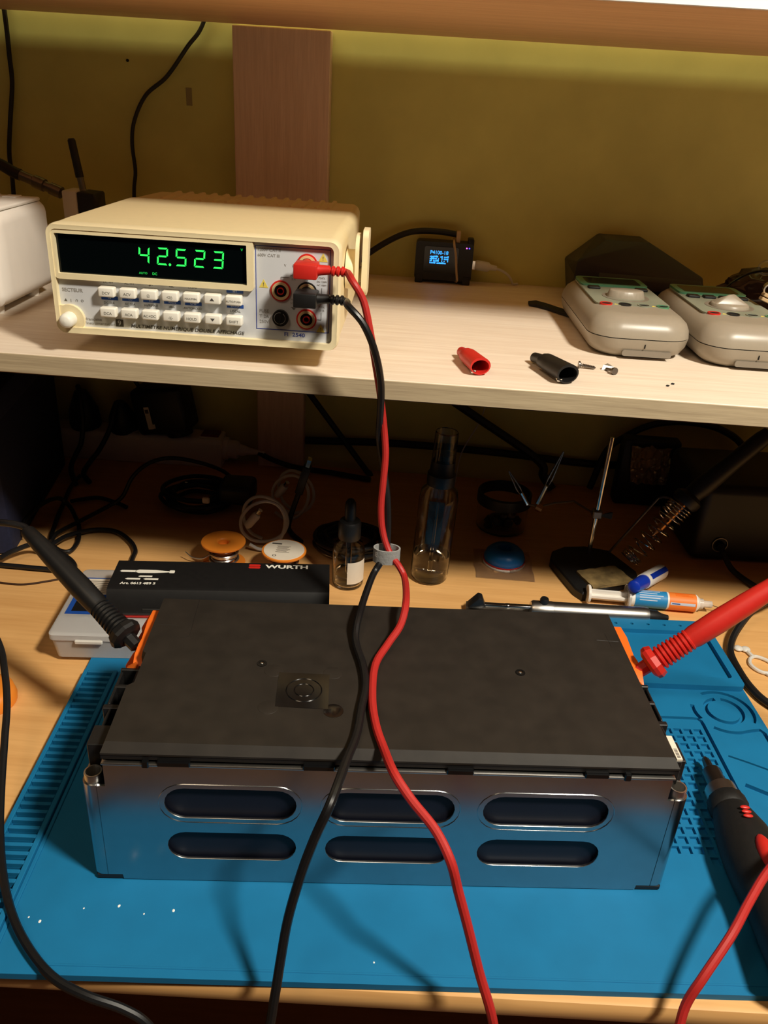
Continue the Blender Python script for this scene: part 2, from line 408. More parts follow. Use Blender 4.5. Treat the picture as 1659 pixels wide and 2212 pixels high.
# raised rear tray block
b = B(); b.prism(rrect(0.048, 0.1885, MX1, MY1, 0.005), HZ - 0.001, 0.0098)
cut = B(); cut.prism(rrect(0.06, 0.2000, 0.4965, 0.2690, 0.003), HZ + 0.0010, 0.02); 
for x in (0.4035, 0.4190, 0.4345, 0.4500, 0.4655, 0.388, 0.3725): cut.cyl((x + 0.0105, 0.2778, 0.006), (x + 0.0105, 0.2778, 0.02), 0.0016, n=10)
mesh_obj('rear_tray', boolean(b, cut), m_mat, mt, sharp=30)
# slotted strip at the left: rails and one rib between each pair of slots
b = B(); b.box(-0.0552, -0.0700, HZ - 0.001, -0.0520, 0.1780, 0.0082, 0.0004, 1); b.build('slot_rail', m_mat, mt)
b = B(); b.box(-0.0316, -0.0700, HZ - 0.001, -0.0282, 0.1780, 0.0082, 0.0004, 1); b.build('slot_rail', m_mat, mt)
b = B(); b.box(-0.01020, -0.00138, HZ - 0.001, 0.01020, 0.00138, 0.0081, 0.0004, 1); rib0 = None
for k in range(37):
    y = 0.1760 - 0.0067 * k
    if rib0 is None: rib0 = b.build('slot_rib', m_mat, mt, (-0.0418, y, 0))
    else: copy_part(rib0, mt, (-0.0418, y, 0))
b = B(); b.box(-0.0282, -0.0700, HZ - 0.001, -0.0255, 0.1800, 0.0056, 0.0004, 1); b.build('strip_step', m_mat, mt)
b = B(); b.box(0.0, -0.0755, HZ - 0.0005, 0.5, -0.0742, HZ + 0.0004, 0.0002, 1); b.build('front_ridge', m_mat, mt)

for k, (x, y) in enumerate([(0.0135, -0.0396), (0.0335, -0.0373), (0.0494, -0.042), (0.0661, -0.0392), (-0.0161, -0.0465), (-0.0088, -0.0489), (0.1854, -0.0679)]):
    b = B(); b.sphere((x, y, HZ), 0.0005 + 0.0003 * (k % 2), 8, 4, (1, 1.3, 0.3), 0.4, k); b.build('white_fleck', m_fleck, mt)

# ------------------------------------------------------------------ battery module
bt = thing('battery_module', 'aluminium cased battery module with black lid and orange terminals', 'battery', (0.0142, -0.0183, HZ + 0.0003), 0.07765)
def stadium(x0, x1, z0, z1, n=10):
    r = (z1 - z0) / 2; c = (z0 + z1) / 2; o = []
    for k in range(n + 1): a = math.radians(-90 + 180 * k / n); o.append((x1 - r + r * math.cos(a), c + r * math.sin(a)))
    for k in range(n + 1): a = math.radians(90 + 180 * k / n); o.append((x0 + r + r * math.cos(a), c + r * math.sin(a)))
    return o
SL = [(0.0468, 0.1236), (0.1408, 0.2166), (0.2331, 0.3084)]
def side_plate(name, y0, y1, slots):
    b = B(); b.prism([(0.009, 0.0042), (0.018, 0.0042), (0.0185, 0.0004), (0.3365, 0.0004), (0.337, 0.0042), (0.346, 0.0042), (0.346, 0.0770), (0.3412, 0.0770), (0.3412, 0.0972), (0.0143, 0.0972), (0.0143, 0.0770), (0.009, 0.0770)], -y1, -y0, XZ)
    if slots:
        c = B()
        for (z0, z1) in ((0.0192, 0.0418), (0.0532, 0.0768)):
            for (x0, x1) in SL: c.prism(stadium(x0, x1, z0, z1), -y1 - 0.01, -y0 + 0.01, XZ)
        return mesh_obj(name, boolean(b, c), m_metal, bt, sharp=30)
    return b.build(name, m_metal, bt)
side_plate('front_plate', 0.0, 0.0016, True)
side_plate('rear_plate', 0.1488, 0.1504, False)
b = B(); b.box(0.0143, -0.0030, 0.0958, 0.3412, 0.0020, 0.0972, 0.0005, 2); b.build('front_plate_lip', m_brushed, bt)
for (x0, x1) in SL:
    b = B(); P = [Vector((x, -0.0001, z)) for x, z in stadium(x0 - 0.0032, x1 + 0.0032, 0.0500, 0.0800)]
    b.tube(P, 0.0003, n=8, closed=True, smooth=False); b.build('embossed_ring', m_metal, bt)
    for (z0, z1) in ((0.0192, 0.0418), (0.0532, 0.0768)):
        b = B(); P = [Vector((x, 0.0003, z)) for x, z in stadium(x0, x1, z0, z1)]
        b.tube(P, 0.0002, n=6, closed=True, smooth=False); b.build('slot_edge', m_brushed, bt)
b = B(); b.box(0.0135, 0.0030, 0.002, 0.3415, 0.1475, 0.0955); b.build('cell_pack', m_cell, bt)
# end plates with rounded vertical corners wrapping the bolt sleeves
for sgn, x0 in ((1, 0.0), (-1, 0.355)):
    pts_o, inner = [], []
    for R_, lst in ((0.0064, pts_o), (0.0054, inner)):
        for k in range(9):
            a = math.radians(270 - 90 * k / 8); lst.append((0.0064 + R_ * math.cos(a), 0.0064 + R_ * math.sin(a)))
        for k in range(9):
            a = math.radians(180 - 90 * k / 8); lst.append((0.0064 + R_ * math.cos(a), 0.1440 + R_ * math.sin(a)))
    poly = [(0.0095, 0.0)] + pts_o + [(0.0095, 0.1504), (0.0095, 0.1491)] + inner[::-1] + [(0.0095, 0.0013)]
    poly = [(x0 + sgn * x, y) for x, y in poly]
    b = B(); b.prism(poly, 0.0042, 0.0770); b.build('end_plate', m_metal, bt, sharp=40)
    for y in (0.0062, 0.1442):
        b = B(); c = (x0 + sgn * 0.0062, y, 0)
        b.ring(c, (0, 0, 1), [(0.0039, 0.006), (0.0052, 0.006), (0.0052, 0.0815), (0.0050, 0.0825), (0.0042, 0.0825), (0.0039, 0.0815)], 24); b.build('bolt_sleeve', m_brushed, bt)
    b = B(); b.box(min(x0 + sgn * 0.002, x0 + sgn * 0.019), 0.0002, 0.0, max(x0 + sgn * 0.002, x0 + sgn * 0.019), 0.012, 0.0041, 0.0008, 1); b.build('corner_foot', m_black, bt)
# black lid
outer = [(0.0143, -0.0012), (0.3425, -0.0012), (0.3425, 0.150), (0.0160, 0.150), (0.0160, 0.086), (0.0185, 0.084), (0.0185, 0.055), (0.0143, 0.051)]
top = [(0.0162, 0.0030), (0.3400, 0.0030), (0.3405, 0.1488), (0.0170, 0.1488), (0.0170, 0.0865), (0.0195, 0.0845), (0.0195, 0.0548), (0.0158, 0.0515)]
b = B(); b.prism(outer, 0.0990, 0.1025); b.build('lid_skirt', m_black, bt)
b = B(); b.prism([(x, y - (0.0004 if y < 0 else 0)) for x, y in outer], 0.1022, 0.1035); b.prism([(x, y - (0.0004 if y < 0 else 0)) for x, y in outer], 0.1035, 0.1080, top=top); b.build('lid', m_lid, bt)
LIDZ = 0.1080
def strip(name, pts, wd, m, z=LIDZ, h=0.0003):
    b = B(); b.tube([Vector((x, y, z)) for x, y in pts], wd / 2, n=6, sub=4, smooth=len(pts) > 2); return b.build(name, m, bt)
strip('minus_mark', [(0.0200, 0.1165), (0.0338, 0.1163)], 0.00024, m_black)
strip('plus_mark', [(0.3235, 0.1160), (0.3385, 0.1150)], 0.00024, m_black)
strip('plus_mark', [(0.3312, 0.1240), (0.3318, 0.1085)], 0.00024, m_black)
strip('panel_seam', [(0.0425, 0.1485), (0.0430, 0.125), (0.0436, 0.1075), (0.0420, 0.1035), (0.038, 0.102)], 0.00024, m_black)
for (x, y) in ((0.0951, 0.0773), (0.2628, 0.0766)):
    b = B(); b.ring((x, y, LIDZ), (0, 0, 1), [(0.0016, -0.0004), (0.0034, -0.0004), (0.0032, 0.0004), (0.0018, 0.0004)], 20); o = b.build('screw_well', m_blackgloss, bt)
    b = B(); b.sphere((x, y, LIDZ), 0.0014, 12, 8, (1, 1, 0.7)); b.build('screw_head', m_chrome, bt)
b = B(); b.prism([(0.1075, 0.0362), (0.1393, 0.0350), (0.1390, 0.0680), (0.1070, 0.0688)], LIDZ, LIDZ + 0.00025); stk = b.build('glossy_sticker', m_tape, bt)
stk['label'] = 'glossy transparent square sticker'
for r in (0.0055, 0.0105):
    b = B(); b.ring((0.1238, 0.0520, LIDZ + 0.0003), (0, 0, 1), [(r, 0), (r + 0.0008, 0), (r + 0.0004, 0.0003)], 32); b.build('sticker_ring', m_blackgloss, stk)
for (x, y) in ((0.1035, 0.0705), (0.1410, 0.0700), (0.1035, 0.0355), (0.1425, 0.0340)):
    b = B(); b.lathe((x, y, LIDZ), [(0.0062, 0.0), (0.0061, 0.00012), (0.0058, 0.00018)], 28); b.build('sticker_tab', m_tape if (x, y) == (0.1425, 0.0340) else m_lid, stk)
for (x0, x1, h) in ((0.0370, 0.0410, 0.003), (0.0455, 0.0640, 0.0016), (0.1270, 0.1450, 0.0016), (0.2085, 0.2240, 0.0016), (0.2880, 0.3020, 0.0016), (0.3110, 0.3150, 0.003)):
    b = B(); b.box(x0, -0.0036, 0.0976 - h, x1, 0.001, 0.0998, 0.0006, 1); b.build('lid_clip', m_blackgloss, bt)
# side trays (black) and orange terminal covers
for sgn, x0 in ((1, 0.0), (-1, 0.355)):
    def X(a, c): return (min(x0 + sgn * a, x0 + sgn * c), max(x0 + sgn * a, x0 + sgn * c))
    a, c = X(0.0016, 0.0155)
    b = B(); b.box(a, 0.0150, 0.0775, c, 0.0840, 0.0800); b.build('side_tray_floor', m_black, bt)
    for (a0, c0, y0, y1, z1) in ((0.0016, 0.0155, 0.0135, 0.0300, 0.0955), (0.0045, 0.0062, 0.0300, 0.0500, 0.0930), (0.0008, 0.0150, 0.0470, 0.0510, 0.0935), (0.0030, 0.0046, 0.0510, 0.0840, 0.0940), (0.0030, 0.0155, 0.0660, 0.0690, 0.0945), (0.0030, 0.0155, 0.0815, 0.0840, 0.0960)):
        a, c = X(a0, c0); b = B(); b.box(a, y0, 0.0798, c, y1, z1, 0.0005, 1); b.build('side_tray_wall', m_black, bt)
    t_ = empty('terminal_cover'); t_.parent = bt
    a, c = X(0.0010, 0.0160); b = B(); b.box(a, 0.0842, 0.0790, c, 0.1450, 0.0815, 0.0006, 1); b.build('cover_floor', m_orange, t_)
    a, c = X(0.0095 if sgn > 0 else 0.0048, 0.0165); b = B()
    b.prism([(0.0842, 0.0815), (0.1450, 0.0815), (0.1450, 0.1000), (0.1300, 0.1015), (0.1120, 0.0990), (0.1040, 0.1005), (0.0930, 0.1000), (0.0842, 0.0940)], a, c, Matrix(((0, 0, 1, 0), (1, 0, 0, 0), (0, 1, 0, 0), (0, 0, 0, 1))))
    b.build('cover_wall', m_orange, t_)
    for y in (0.0842, 0.0985, 0.1250, 0.1425):
        a, c = X(0.0010, 0.0125); b = B(); b.prism([(a, 0.0815), (c, 0.0815), (c, 0.0995), ((a + c) / 2, 0.0960), (a, 0.0860)] if sgn > 0 else [(a, 0.0815), (c, 0.0815), (c, 0.0860), ((a + c) / 2, 0.0960), (a, 0.0995)], -y - 0.0018, -y, XZ); b.build('cover_rib', m_orange, t_)
b = B(); b.prism([(0.0100, 0.0985), (0.0300, 0.0985), (0.0300, 0.1000), (0.0100, 0.1000)], 0.3455, 0.3490, Matrix(((0, 0, 1, 0), (1, 0, 0, 0), (0, 1, 0, 0), (0, 0, 0, 1)))); b.build('white_label', m_label, bt)['label'] = 'white paper label on the right side'
b = B(); b.box(0.3425, 0.0098, 0.0800, 0.3492, 0.0302, 0.0985, 0.0005, 1); b.build('label_block', m_black, bt)
for k in range(9):
    b = B(); b.box(0.3462, 0.0112 + k * 0.0009, 0.1000, 0.3482, 0.0112 + k * 0.0009 + (0.0004 if k % 3 else 0.0006), 0.1001); b.build('label_bar', m_darktext, bt)

# ------------------------------------------------------------------ bench multimeter
bmm = thing('bench_multimeter', 'cream bench multimeter with green digits standing on the shelf', 'multimeter', (-0.0848, 0.2405, S - 0.0006), 0.012)
FW = 0.2128
def face(name, pts, y0, y1, m, par=bmm):
    """prism drawn in x-z, from y0 (front) to y1 (back)"""
    b = B(); b.prism(pts, -y1, -y0, XZ); return b.build(name, m, par)
# main case: rounded box, slightly narrower towards the back
def rr3(y, ins, zt, zb, r=0.008, wx=0.0):
    return [Vector((x, y, z)) for x, z in rrect(ins + wx, zb, FW - ins - wx, zt, r)]
b = B(); b.loft([rr3(0.0130, 0.0006, 0.0962, 0.0165), rr3(0.03, 0.0010, 0.0968, 0.0165), rr3(0.17, 0.0012, 0.0968, 0.0165), rr3(0.185, 0.0014, 0.0955, 0.0165), rr3(0.252, 0.0045, 0.0945, 0.0170), rr3(0.256, 0.008, 0.0905, 0.021, 0.006)])
b.build('case', m_cream, bmm, sharp=40)
b = B()
b.loft([rr3(0.0000, 0.0020, 0.0945, 0.0185, 0.006), rr3(-0.0002, 0.0012, 0.0953, 0.0175, 0.0065), rr3(0.0030, 0.0, 0.0962, 0.0165, 0.008), rr3(0.0128, 0.0, 0.0962, 0.0165, 0.008)])
c = B(); c.prism(rrect(0.0042, 0.0218, 0.2078, 0.0922, 0.004), -0.009, 0.02, XZ)
mesh_obj('front_bezel', boolean(b, c), m_cream2, bmm, sharp=40)
face('front_panel', rrect(0.0042, 0.0218, 0.2078, 0.0922, 0.004), 0.0045, 0.0130, m_panel)
b = B(); b.prism(rrect(0.0038, 0.0572, 0.1500, 0.0926, 0.003), -0.0060, -0.0006, XZ)
c = B(); c.prism(rrect(0.0066, 0.0612, 0.1450, 0.0892, 0.0006), -0.02, 0.02, XZ, )
mesh_obj('display_frame', boolean(b, c), m_cream2, bmm, sharp=30)
dw = face('display_window', rrect(0.0060, 0.0606, 0.1456, 0.0898, 0.0006), 0.0038, 0.0050, m_blackglass)
# seven-segment digits 42.523
SEG = {'4': 'bcfg', '2': 'abged', '5': 'afgcd', '3': 'abgcd'}
def digit(ch, x, z, wd=0.0078, ht=0.0122, t=0.00115):
    g = 0.0005; sl = 0.085
    def P(u, v): return (x + u + v * sl, z + v)
    h2 = ht / 2
    segs = {'a': [(g, ht), (wd - g, ht), (wd - g - t * .7, ht - t), (g + t * .7, ht - t)], 'd': [(g, 0), (wd - g, 0), (wd - g - t * .7, t), (g + t * .7, t)],
            'g': [(g + .0003, h2), (g + t * .7, h2 + t / 2), (wd - g - t * .7, h2 + t / 2), (wd - g - .0003, h2), (wd - g - t * .7, h2 - t / 2), (g + t * .7, h2 - t / 2)],
            'f': [(0, ht - g), (t, ht - g - t), (t, h2 + t * .8), (0, h2 + .0003)], 'b': [(wd, ht - g), (wd - t, ht - g - t), (wd - t, h2 + t * .8), (wd, h2 + .0003)],
            'e': [(0, g), (t, g + t), (t, h2 - t * .8), (0, h2 - .0003)], 'c': [(wd, g), (wd - t, g + t), (wd - t, h2 - t * .8), (wd, h2 - .0003)]}
    for s_ in SEG[ch]:
        b = B(); b.prism([P(*q) for q in segs[s_]], -0.0037, -0.0034, XZ); b.build('segment', m_green, dw)
for ch, x in zip('42523', (0.0655, 0.0790, 0.0925, 0.1060, 0.1195)): digit(ch, x, 0.0712)
b = B(); b.cyl((0.0885, 0.0034, 0.0718), (0.0885, 0.0037, 0.0718), 0.0009, n=14); b.build('decimal_point', m_green, dw)
def mtext(s_, x, z, size, m, y=0.0044, par=None, **k): text(s_, size, m, par or bmm, (x, y - 0.00006, z), **k)
mtext('AUTO', 0.0684, 0.0645, 0.0022, m_greendim, 0.0036, dw, bold=0.01)
mtext('DC', 0.0769, 0.0645, 0.0025, m_greendim, 0.0036, dw, bold=0.02)
mtext('v', 0.1412, 0.0858, 0.0036, m_greendim, 0.0036, dw, bold=0.02)
# keys
row1 = ['DCV', 'ACV', '\u2126', '\u25c1))', 'MAX/MIN', 'up', 'AUTO/MAN']; row2 = ['DCA', 'ACA', 'AC+DC', '-|(-', 'HOLD', 'down', 'SHIFT']
key0 = None
for r, (names, z) in enumerate(((row1, 0.0500), (row2, 0.0352))):
    for k, nm in enumerate(names):
        x = 0.0415 + 0.01563 * k
        if key0 is None:
            b = B(); b.box(-0.0060, -0.0070, -0.0036, 0.0060, 0.0, 0.0036, 0.0012, 3); key0 = b.build('key', m_keywhite, bmm, (x, 0.0045, z)); key = key0
        else: key = copy_part(key0, bmm, (x, 0.0045, z))
        if nm in ('up', 'down'):
            q = 1 if nm == 'up' else -1
            b = B(); b.prism([(-0.0017, -0.0010 * q), (0.0017, -0.0010 * q), (0, 0.0012 * q)], 0.00705, 0.00712, XZ); b.build('arrow_print', m_darktext, key)
        else: text(nm, 0.0028 if len(nm) < 6 else 0.0021, m_keytext, key, (0, -0.00706, -0.0006))
top1 = ['DC mV', 'AC mV', '-\u25b6-', 'REL', 'COMP']; top2 = ['DC 20A', 'AC 20A', 'Hz/RIPPLE', 'dBm', 'AUTOHOLD']; bars = ['HI', 'LO', 'REF', 'RS232', 'GPIB']
for k in range(5):
    x = 0.0415 + 0.01563 * k
    mtext(top1[k], x, 0.0560, 0.0024, m_keytext); mtext(top2[k], x - 0.0006, 0.0409, 0.0024, m_keytext)
    bar = face('blue_strip', [(x - 0.0062, 0.0432), (x + 0.0062, 0.0432), (x + 0.0062, 0.0458), (x - 0.0062, 0.0458)], 0.0043, 0.0046, m_bluebar)
    mtext(bars[k], x, 0.0445, 0.0022, m_paletext, 0.0042, bar)
for z, s_ in ((0.0556, 'SET'), (0.0447, 'ENTER')):
    bar = face('blue_strip', [(0.1291, z - 0.0013), (0.1415, z - 0.0013), (0.1415, z + 0.0013), (0.1291, z + 0.0013)], 0.0043, 0.0046, m_bluebar)
    mtext(s_, 0.1353, z, 0.0022, m_paletext, 0.0042, bar)
mtext('LOCAL', 0.1353, 0.0409, 0.0025, m_keytext)
mtext('SECTEUR', 0.0140, 0.0486, 0.0036, m_faint, width=0.0155, bold=0.012)
for s_, x in (('\u25b2', 0.0082), ('|', 0.0122), ('\u2229', 0.0165), ('O', 0.0206)): mtext(s_, x, 0.0410, 0.0026, m_keytext)
mtext('MULTIMETRE NUMERIQUE DOUBLE AFFICHAGE', 0.0985, 0.0247, 0.0036, m_darktext, width=0.086, shear=0.2, bold=0.012)
mtext('FI  2540', 0.1795, 0.0263, 0.0040, m_blueline, width=0.0155, bold=0.012)
mtext('fran\u00e7aise', 0.0280, 0.0278, 0.0029, m_faint, width=0.0120); mtext("d'instrumentation", 0.0318, 0.0247, 0.0029, m_faint, width=0.0240)
lg = face('maker_logo', [(0.0445, 0.0236), (0.0502, 0.0236), (0.0502, 0.0290), (0.0445, 0.0290)], 0.0043, 0.0046, m_darktext)
mtext('9', 0.0473, 0.0262, 0.0054, m_panel, 0.0042, lg, bold=0.02)
# power button on its cream corner
b = B(); b.prism([(0.0042, 0.0218), (0.0205, 0.0218)] + arc(0.0110, 0.0275, 0.0108, -30, 112, 14) + [(0.0042, 0.0378)], -0.0062, -0.0012, XZ); b.build('power_corner', m_cream2, bmm, sharp=25)
b = B(); b.lathe_axis((0.0112, 0.0010, 0.0280), (0.0112, -0.0095, 0.0280), [(0.0055, 0), (0.0054, 0.6), (0.0048, 0.85), (0.0032, 0.96), (0.0001, 1.0)], 28); b.build('power_button', m_keywhite, bmm, sharp=60)
# input panel
bl = empty('panel_outline'); bl.parent = bmm
for (x0, z0, x1, z1) in ((0.1508, 0.0890, 0.2053, 0.0895), (0.1508, 0.0292, 0.2053, 0.0297), (0.1508, 0.0292, 0.1513, 0.0895), (0.2048, 0.0292, 0.2053, 0.0895)):
    face('outline_line', [(x0, z0), (x1, z0), (x1, z1), (x0, z1)], 0.0043, 0.0046, m_blueline, bl)
JX = (0.1692, 0.1884); JZ = (0.0782, 0.0583, 0.0387)
def jack(x, z, ringm):
    j = empty('input_jack', (x, 0.0045, z)); j.parent = bmm
    def rg(nm, m, r0, r1, y): b = B(); b.ring((0, 0, 0), (0, -1, 0), [(r0, -0.001), (r1, -0.001), (r1, y), (r0, y)], 32); b.build(nm, m, j)
    rg('outer_ring', ringm, 0.0064, 0.0076, 0.0010); rg('metal_ring', m_gold, 0.0046, 0.0064, 0.0018); rg('insulator', m_darkvoid, 0.0026, 0.0046, 0.0006)
    rg('contact_ring', m_red if ringm is m_red else m_black, 0.0019, 0.0026, 0.0022)
    b = B(); b.cyl((0, 0.0008, 0), (0, -0.0002, 0), 0.0024); b.build('socket_hole', m_darkvoid, j)
jack(JX[1], JZ[0], m_red); jack(JX[0], JZ[1], m_red); jack(JX[1], JZ[1], m_black); jack(JX[1], JZ[2], m_red)
b = B(); b.cyl((JX[0], 0.0048, JZ[2]), (JX[0], 0.0015, JZ[2]), 0.0060, n=32); fh = b.build('fuse_holder', m_black, bmm)
b = B(); b.box(JX[0] - 0.0008, 0.0012, JZ[2] - 0.0042, JX[0] + 0.0008, 0.0016, JZ[2] + 0.0042, M=Matrix.Translation((JX[0], 0, JZ[2])) @ Matrix.Rotation(0.3, 4, 'Y') @ Matrix.Translation((-JX[0], 0, -JZ[2]))); b.build('fuse_slot', m_darkvoid, fh)
b = B(); b.ring((JX[0] - 0.0004, 0.0014, JZ[2]), (0, -1, 0), [(0.0040, 0), (0.0043, 0), (0.0041, 0.0002)], 24); b.build('fuse_ring', m_faint, fh)
for x, z in ((0.1998, 0.0836), (0.1566, 0.0626), (0.1990, 0.0322)):
    tri = face('warning_triangle', [(x - 0.0033, z - 0.0028), (x + 0.0033, z - 0.0028), (x, z + 0.0032)], 0.0043, 0.0046, m_yellow)
    mtext('!', x, z - 0.0005, 0.0040, m_keytext, 0.0042, tri)
for s_, x, z, q in (('1200V CAT II', 0.1625, 0.0878, 0.0030), ('600V CAT III', 0.1622, 0.0840, 0.0030), ('V', 0.1742, 0.0788, 0.0026), ('\u2126', 0.1802, 0.0788, 0.0026), ('MAX', 0.1802, 0.0718, 0.0022), ('2 A', 0.1802, 0.0694, 0.0022), ('FUSE', 0.1585, 0.0450, 0.0034), ('T 2A', 0.1585, 0.0410, 0.0034), ('250V', 0.1585, 0.0370, 0.0034), ('MAX', 0.2010, 0.0715, 0.0022), ('DC 1200V', 0.2010, 0.0688, 0.0017), ('AC 1000V', 0.2010, 0.0664, 0.0017), ('MAX', 0.1805, 0.0545, 0.0022), ('500 V', 0.1805, 0.0520, 0.0022), ('MAX', 0.2010, 0.0505, 0.0022), ('20 A', 0.2010, 0.0480, 0.0022)):
    mtext(s_, x - 0.0017, z - 0.0022 if z < 0.08 else z - 0.0012, q, m_faint)
gl = empty('guide_lines'); gl.parent = bmm
for (x0, z0, x1, z1) in ((0.1710, 0.0704, 0.1768, 0.0707), (0.1838, 0.0704, 0.1902, 0.0707), (0.1709, 0.0685, 0.1712, 0.0707), (0.1900, 0.0685, 0.1903, 0.0707), (0.2008, 0.0410, 0.2011, 0.0465), (0.1980, 0.0410, 0.2011, 0.0413), (0.2008, 0.0600, 0.2011, 0.0645), (0.1785, 0.0490, 0.1825, 0.0493), (0.1793, 0.0482, 0.1817, 0.0485), (0.1800, 0.0474, 0.1810, 0.0477), (0.1804, 0.0490, 0.1806, 0.0502)):
    x0 -= 0.0017; x1 -= 0.0017; z0 -= 0.0023; z1 -= 0.0023
    face('guide_line', [(x0, z0), (x1, z0), (x1, z1), (x0, z1)], 0.0043, 0.0046, m_keytext, gl)
# top cooling ribs, feet, side handle
rib0 = None
for k in range(14):
    x = 0.030 + 0.0118 * k
    if rib0 is None:
        b = B(); b.prism([(-0.0024, 0.187), (0.0024, 0.187), (0.0028, 0.2525), (-0.0028, 0.2525)], 0.0940, 0.0966, top=[(-0.0010, 0.190), (0.0010, 0.190), (0.0014, 0.2515), (-0.0014, 0.2515)]); rib0 = b.build('vent_rib', m_cream, bmm, (x, 0, 0))
    else: copy_part(rib0, bmm, (x, 0, 0))
for x in (0.020, 0.190):
    for y in (0.085, 0.225):
        b = B(); b.lathe((x, y, 0.0006), [(0.007, 0.0003), (0.0078, 0.004), (0.0078, 0.0175)], 20); b.build('foot', m_black, bmm)
b = B(); b.lathe_axis((0.2125, 0.058, 0.0675), (0.2205, 0.058, 0.0675), [(0.0150, 0), (0.0150, 0.8), (0.0140, 1.0)], 32); b.build('handle_hub', m_cream2, bmm)
b = B(); b.prism([(x, z) for x, z in rrect(0.042, 0.0510, 0.074, 0.0945, 0.012, 8)], 0.2200, 0.2228, Matrix(((0, 0, 1, 0), (1, 0, 0, 0), (0, 1, 0, 0), (0, 0, 0, 1)))); b.build('handle_disc', m_cream2, bmm)
b = B(); b.prism([(x, z) for x, z in rrect(0.045, 0.0495, 0.071, 0.0985, 0.006, 6)], 0.2252, 0.2296, Matrix(((0, 0, 1, 0), (1, 0, 0, 0), (0, 1, 0, 0), (0, 0, 0, 1)))); b.build('handle_arm', m_cream2, bmm)
b = B(); b.cyl((0.2220, 0.058, 0.064), (0.2256, 0.058, 0.064), 0.006); b.build('handle_axle', m_cream2, bmm)

# ------------------------------------------------------------------ test leads
MM = bmm.matrix_basis
bpy.context.view_layer.update()
MMW = bmm.matrix_world.copy()
def meter_pt(x, y, z): return MMW @ Vector((x, y, z))
def lead(name, label, m, cm, jackz, path, probe_base, probe_end, after):
    t = thing(name, label, 'test lead')
    x = JX[1]; zc = jackz
    b = B(); b.cyl(meter_pt(x, 0.006, zc), meter_pt(x, -0.006, zc), 0.0043); pl = b.build('plug_barrel', m, t)
    b = B(); b.box(x - 0.0065, -0.0225, zc - 0.0056, x + 0.0100, -0.0045, zc + 0.0046, 0.0010, 2, M=MMW); b.build('plug_body', m, t)
    b = B(); b.lathe_axis(meter_pt(x + 0.0095, -0.0140, zc), meter_pt(x + 0.0185, -0.0140, zc + 0.0005), [(0.0042, 0), (0.0036, 0.3), (0.0032, 1.0)], 16); b.build('plug_neck', m, t)
    for k in range(3):
        xx = x + 0.0195 + 0.0034 * k
        b = B(); b.lathe_axis(meter_pt(xx, -0.0140, zc), meter_pt(xx + 0.0024, -0.0142, zc), [(0.0028, 0), (0.0036, 0.2), (0.0036, 0.8), (0.0028, 1.0)], 16); b.build('strain_relief_ring', m, t)
    b = B(); b.cyl(meter_pt(x + 0.0180, -0.0140, zc), meter_pt(x + 0.0290, -0.0142, zc), 0.0025, n=12); b.build('strain_relief_core', m, t)
    start = [meter_pt(x + 0.0270, -0.0142, zc), meter_pt(x + 0.0310, -0.0150, zc - 0.0006)]
    base, end = Vector(probe_base), Vector(probe_end); d = (end - base); Ln = d.length; u = d / Ln
    b = B(); b.tube(start + [Vector(p) for p in path] + [Vector(p) for p in after] + [end + u * 0.004, end - u * 0.004], 0.0026, n=10, sub=6); b.build('cable', cm, t)
    pr = empty('probe'); pr.parent = t
    b = B(); b.cyl(base - u * 0.006, base + u * 0.006, 0.0010, n=10); b.build('probe_tip', m_chrome, pr)
    b = B(); b.lathe_axis(base, base + u * 0.010, [(0.0046, 0), (0.0050, 1)], 8); b.build('probe_collar', m, pr, sharp=20)
    b = B(); b.lathe_axis(base + u * 0.008, base + u * 0.0165, [(0.0075, 0), (0.0112, 0.25), (0.0118, 0.55), (0.0105, 1.0)], 10); b.build('finger_guard', m, pr, sharp=30)
    for k in range(8):
        p = base + u * (0.0175 + 0.0031 * k); rr = 0.0084 - 0.00012 * k
        b = B(); b.lathe_axis(p, p + u * 0.0026, [(rr - 0.0014, 0), (rr, 0.25), (rr, 0.75), (rr - 0.0014, 1)], 16); b.build('grip_ring', m, pr)
    b = B(); b.lathe_axis(base + u * 0.015, end, [(0.0066, 0), (0.0066, 0.22), (0.0076, 0.26), (0.0080, 0.42), (0.0074, 0.62), (0.0062, 0.85), (0.0050, 0.985), (0.0040, 1.0)], 12); h = b.build('probe_handle', m, pr, sharp=50)
    return t, u, base
red_path = [(0.1400, 0.202, 0.3317), (0.1485, 0.200, 0.3189), (0.1543, 0.200, 0.2972), (0.1586, 0.205, 0.2748), (0.1628, 0.212, 0.2507), (0.1668, 0.215, 0.2248), (0.1695, 0.212, 0.2039), (0.1692, 0.208, 0.1827), (0.1689, 0.204, 0.1611), (0.1716, 0.200, 0.1433), (0.1781, 0.194, 0.1288), (0.1864, 0.186, 0.1218), (0.1913, 0.176, 0.1130 + 0.004), (0.1929, 0.1285, 0.1280), (0.1902, 0.1084, 0.1220), (0.1828, 0.0919, 0.1175), (0.1757, 0.0699, 0.1157), (0.1761, 0.0379, 0.1157), (0.1800, 0.0136, 0.1157), (0.1860, -0.0067, 0.1165), (0.1923, -0.0300, 0.1223), (0.2024, -0.0420, 0.1166), (0.2150, -0.0540, 0.1103), (0.2234, -0.0650, 0.1018), (0.2289, -0.0687, 0.0850), (0.2354, -0.0736, 0.0660), (0.2439, -0.0803, 0.0400), (0.2518, -0.0880, 0.0200), (0.2593, -0.0930, -0.0080)]
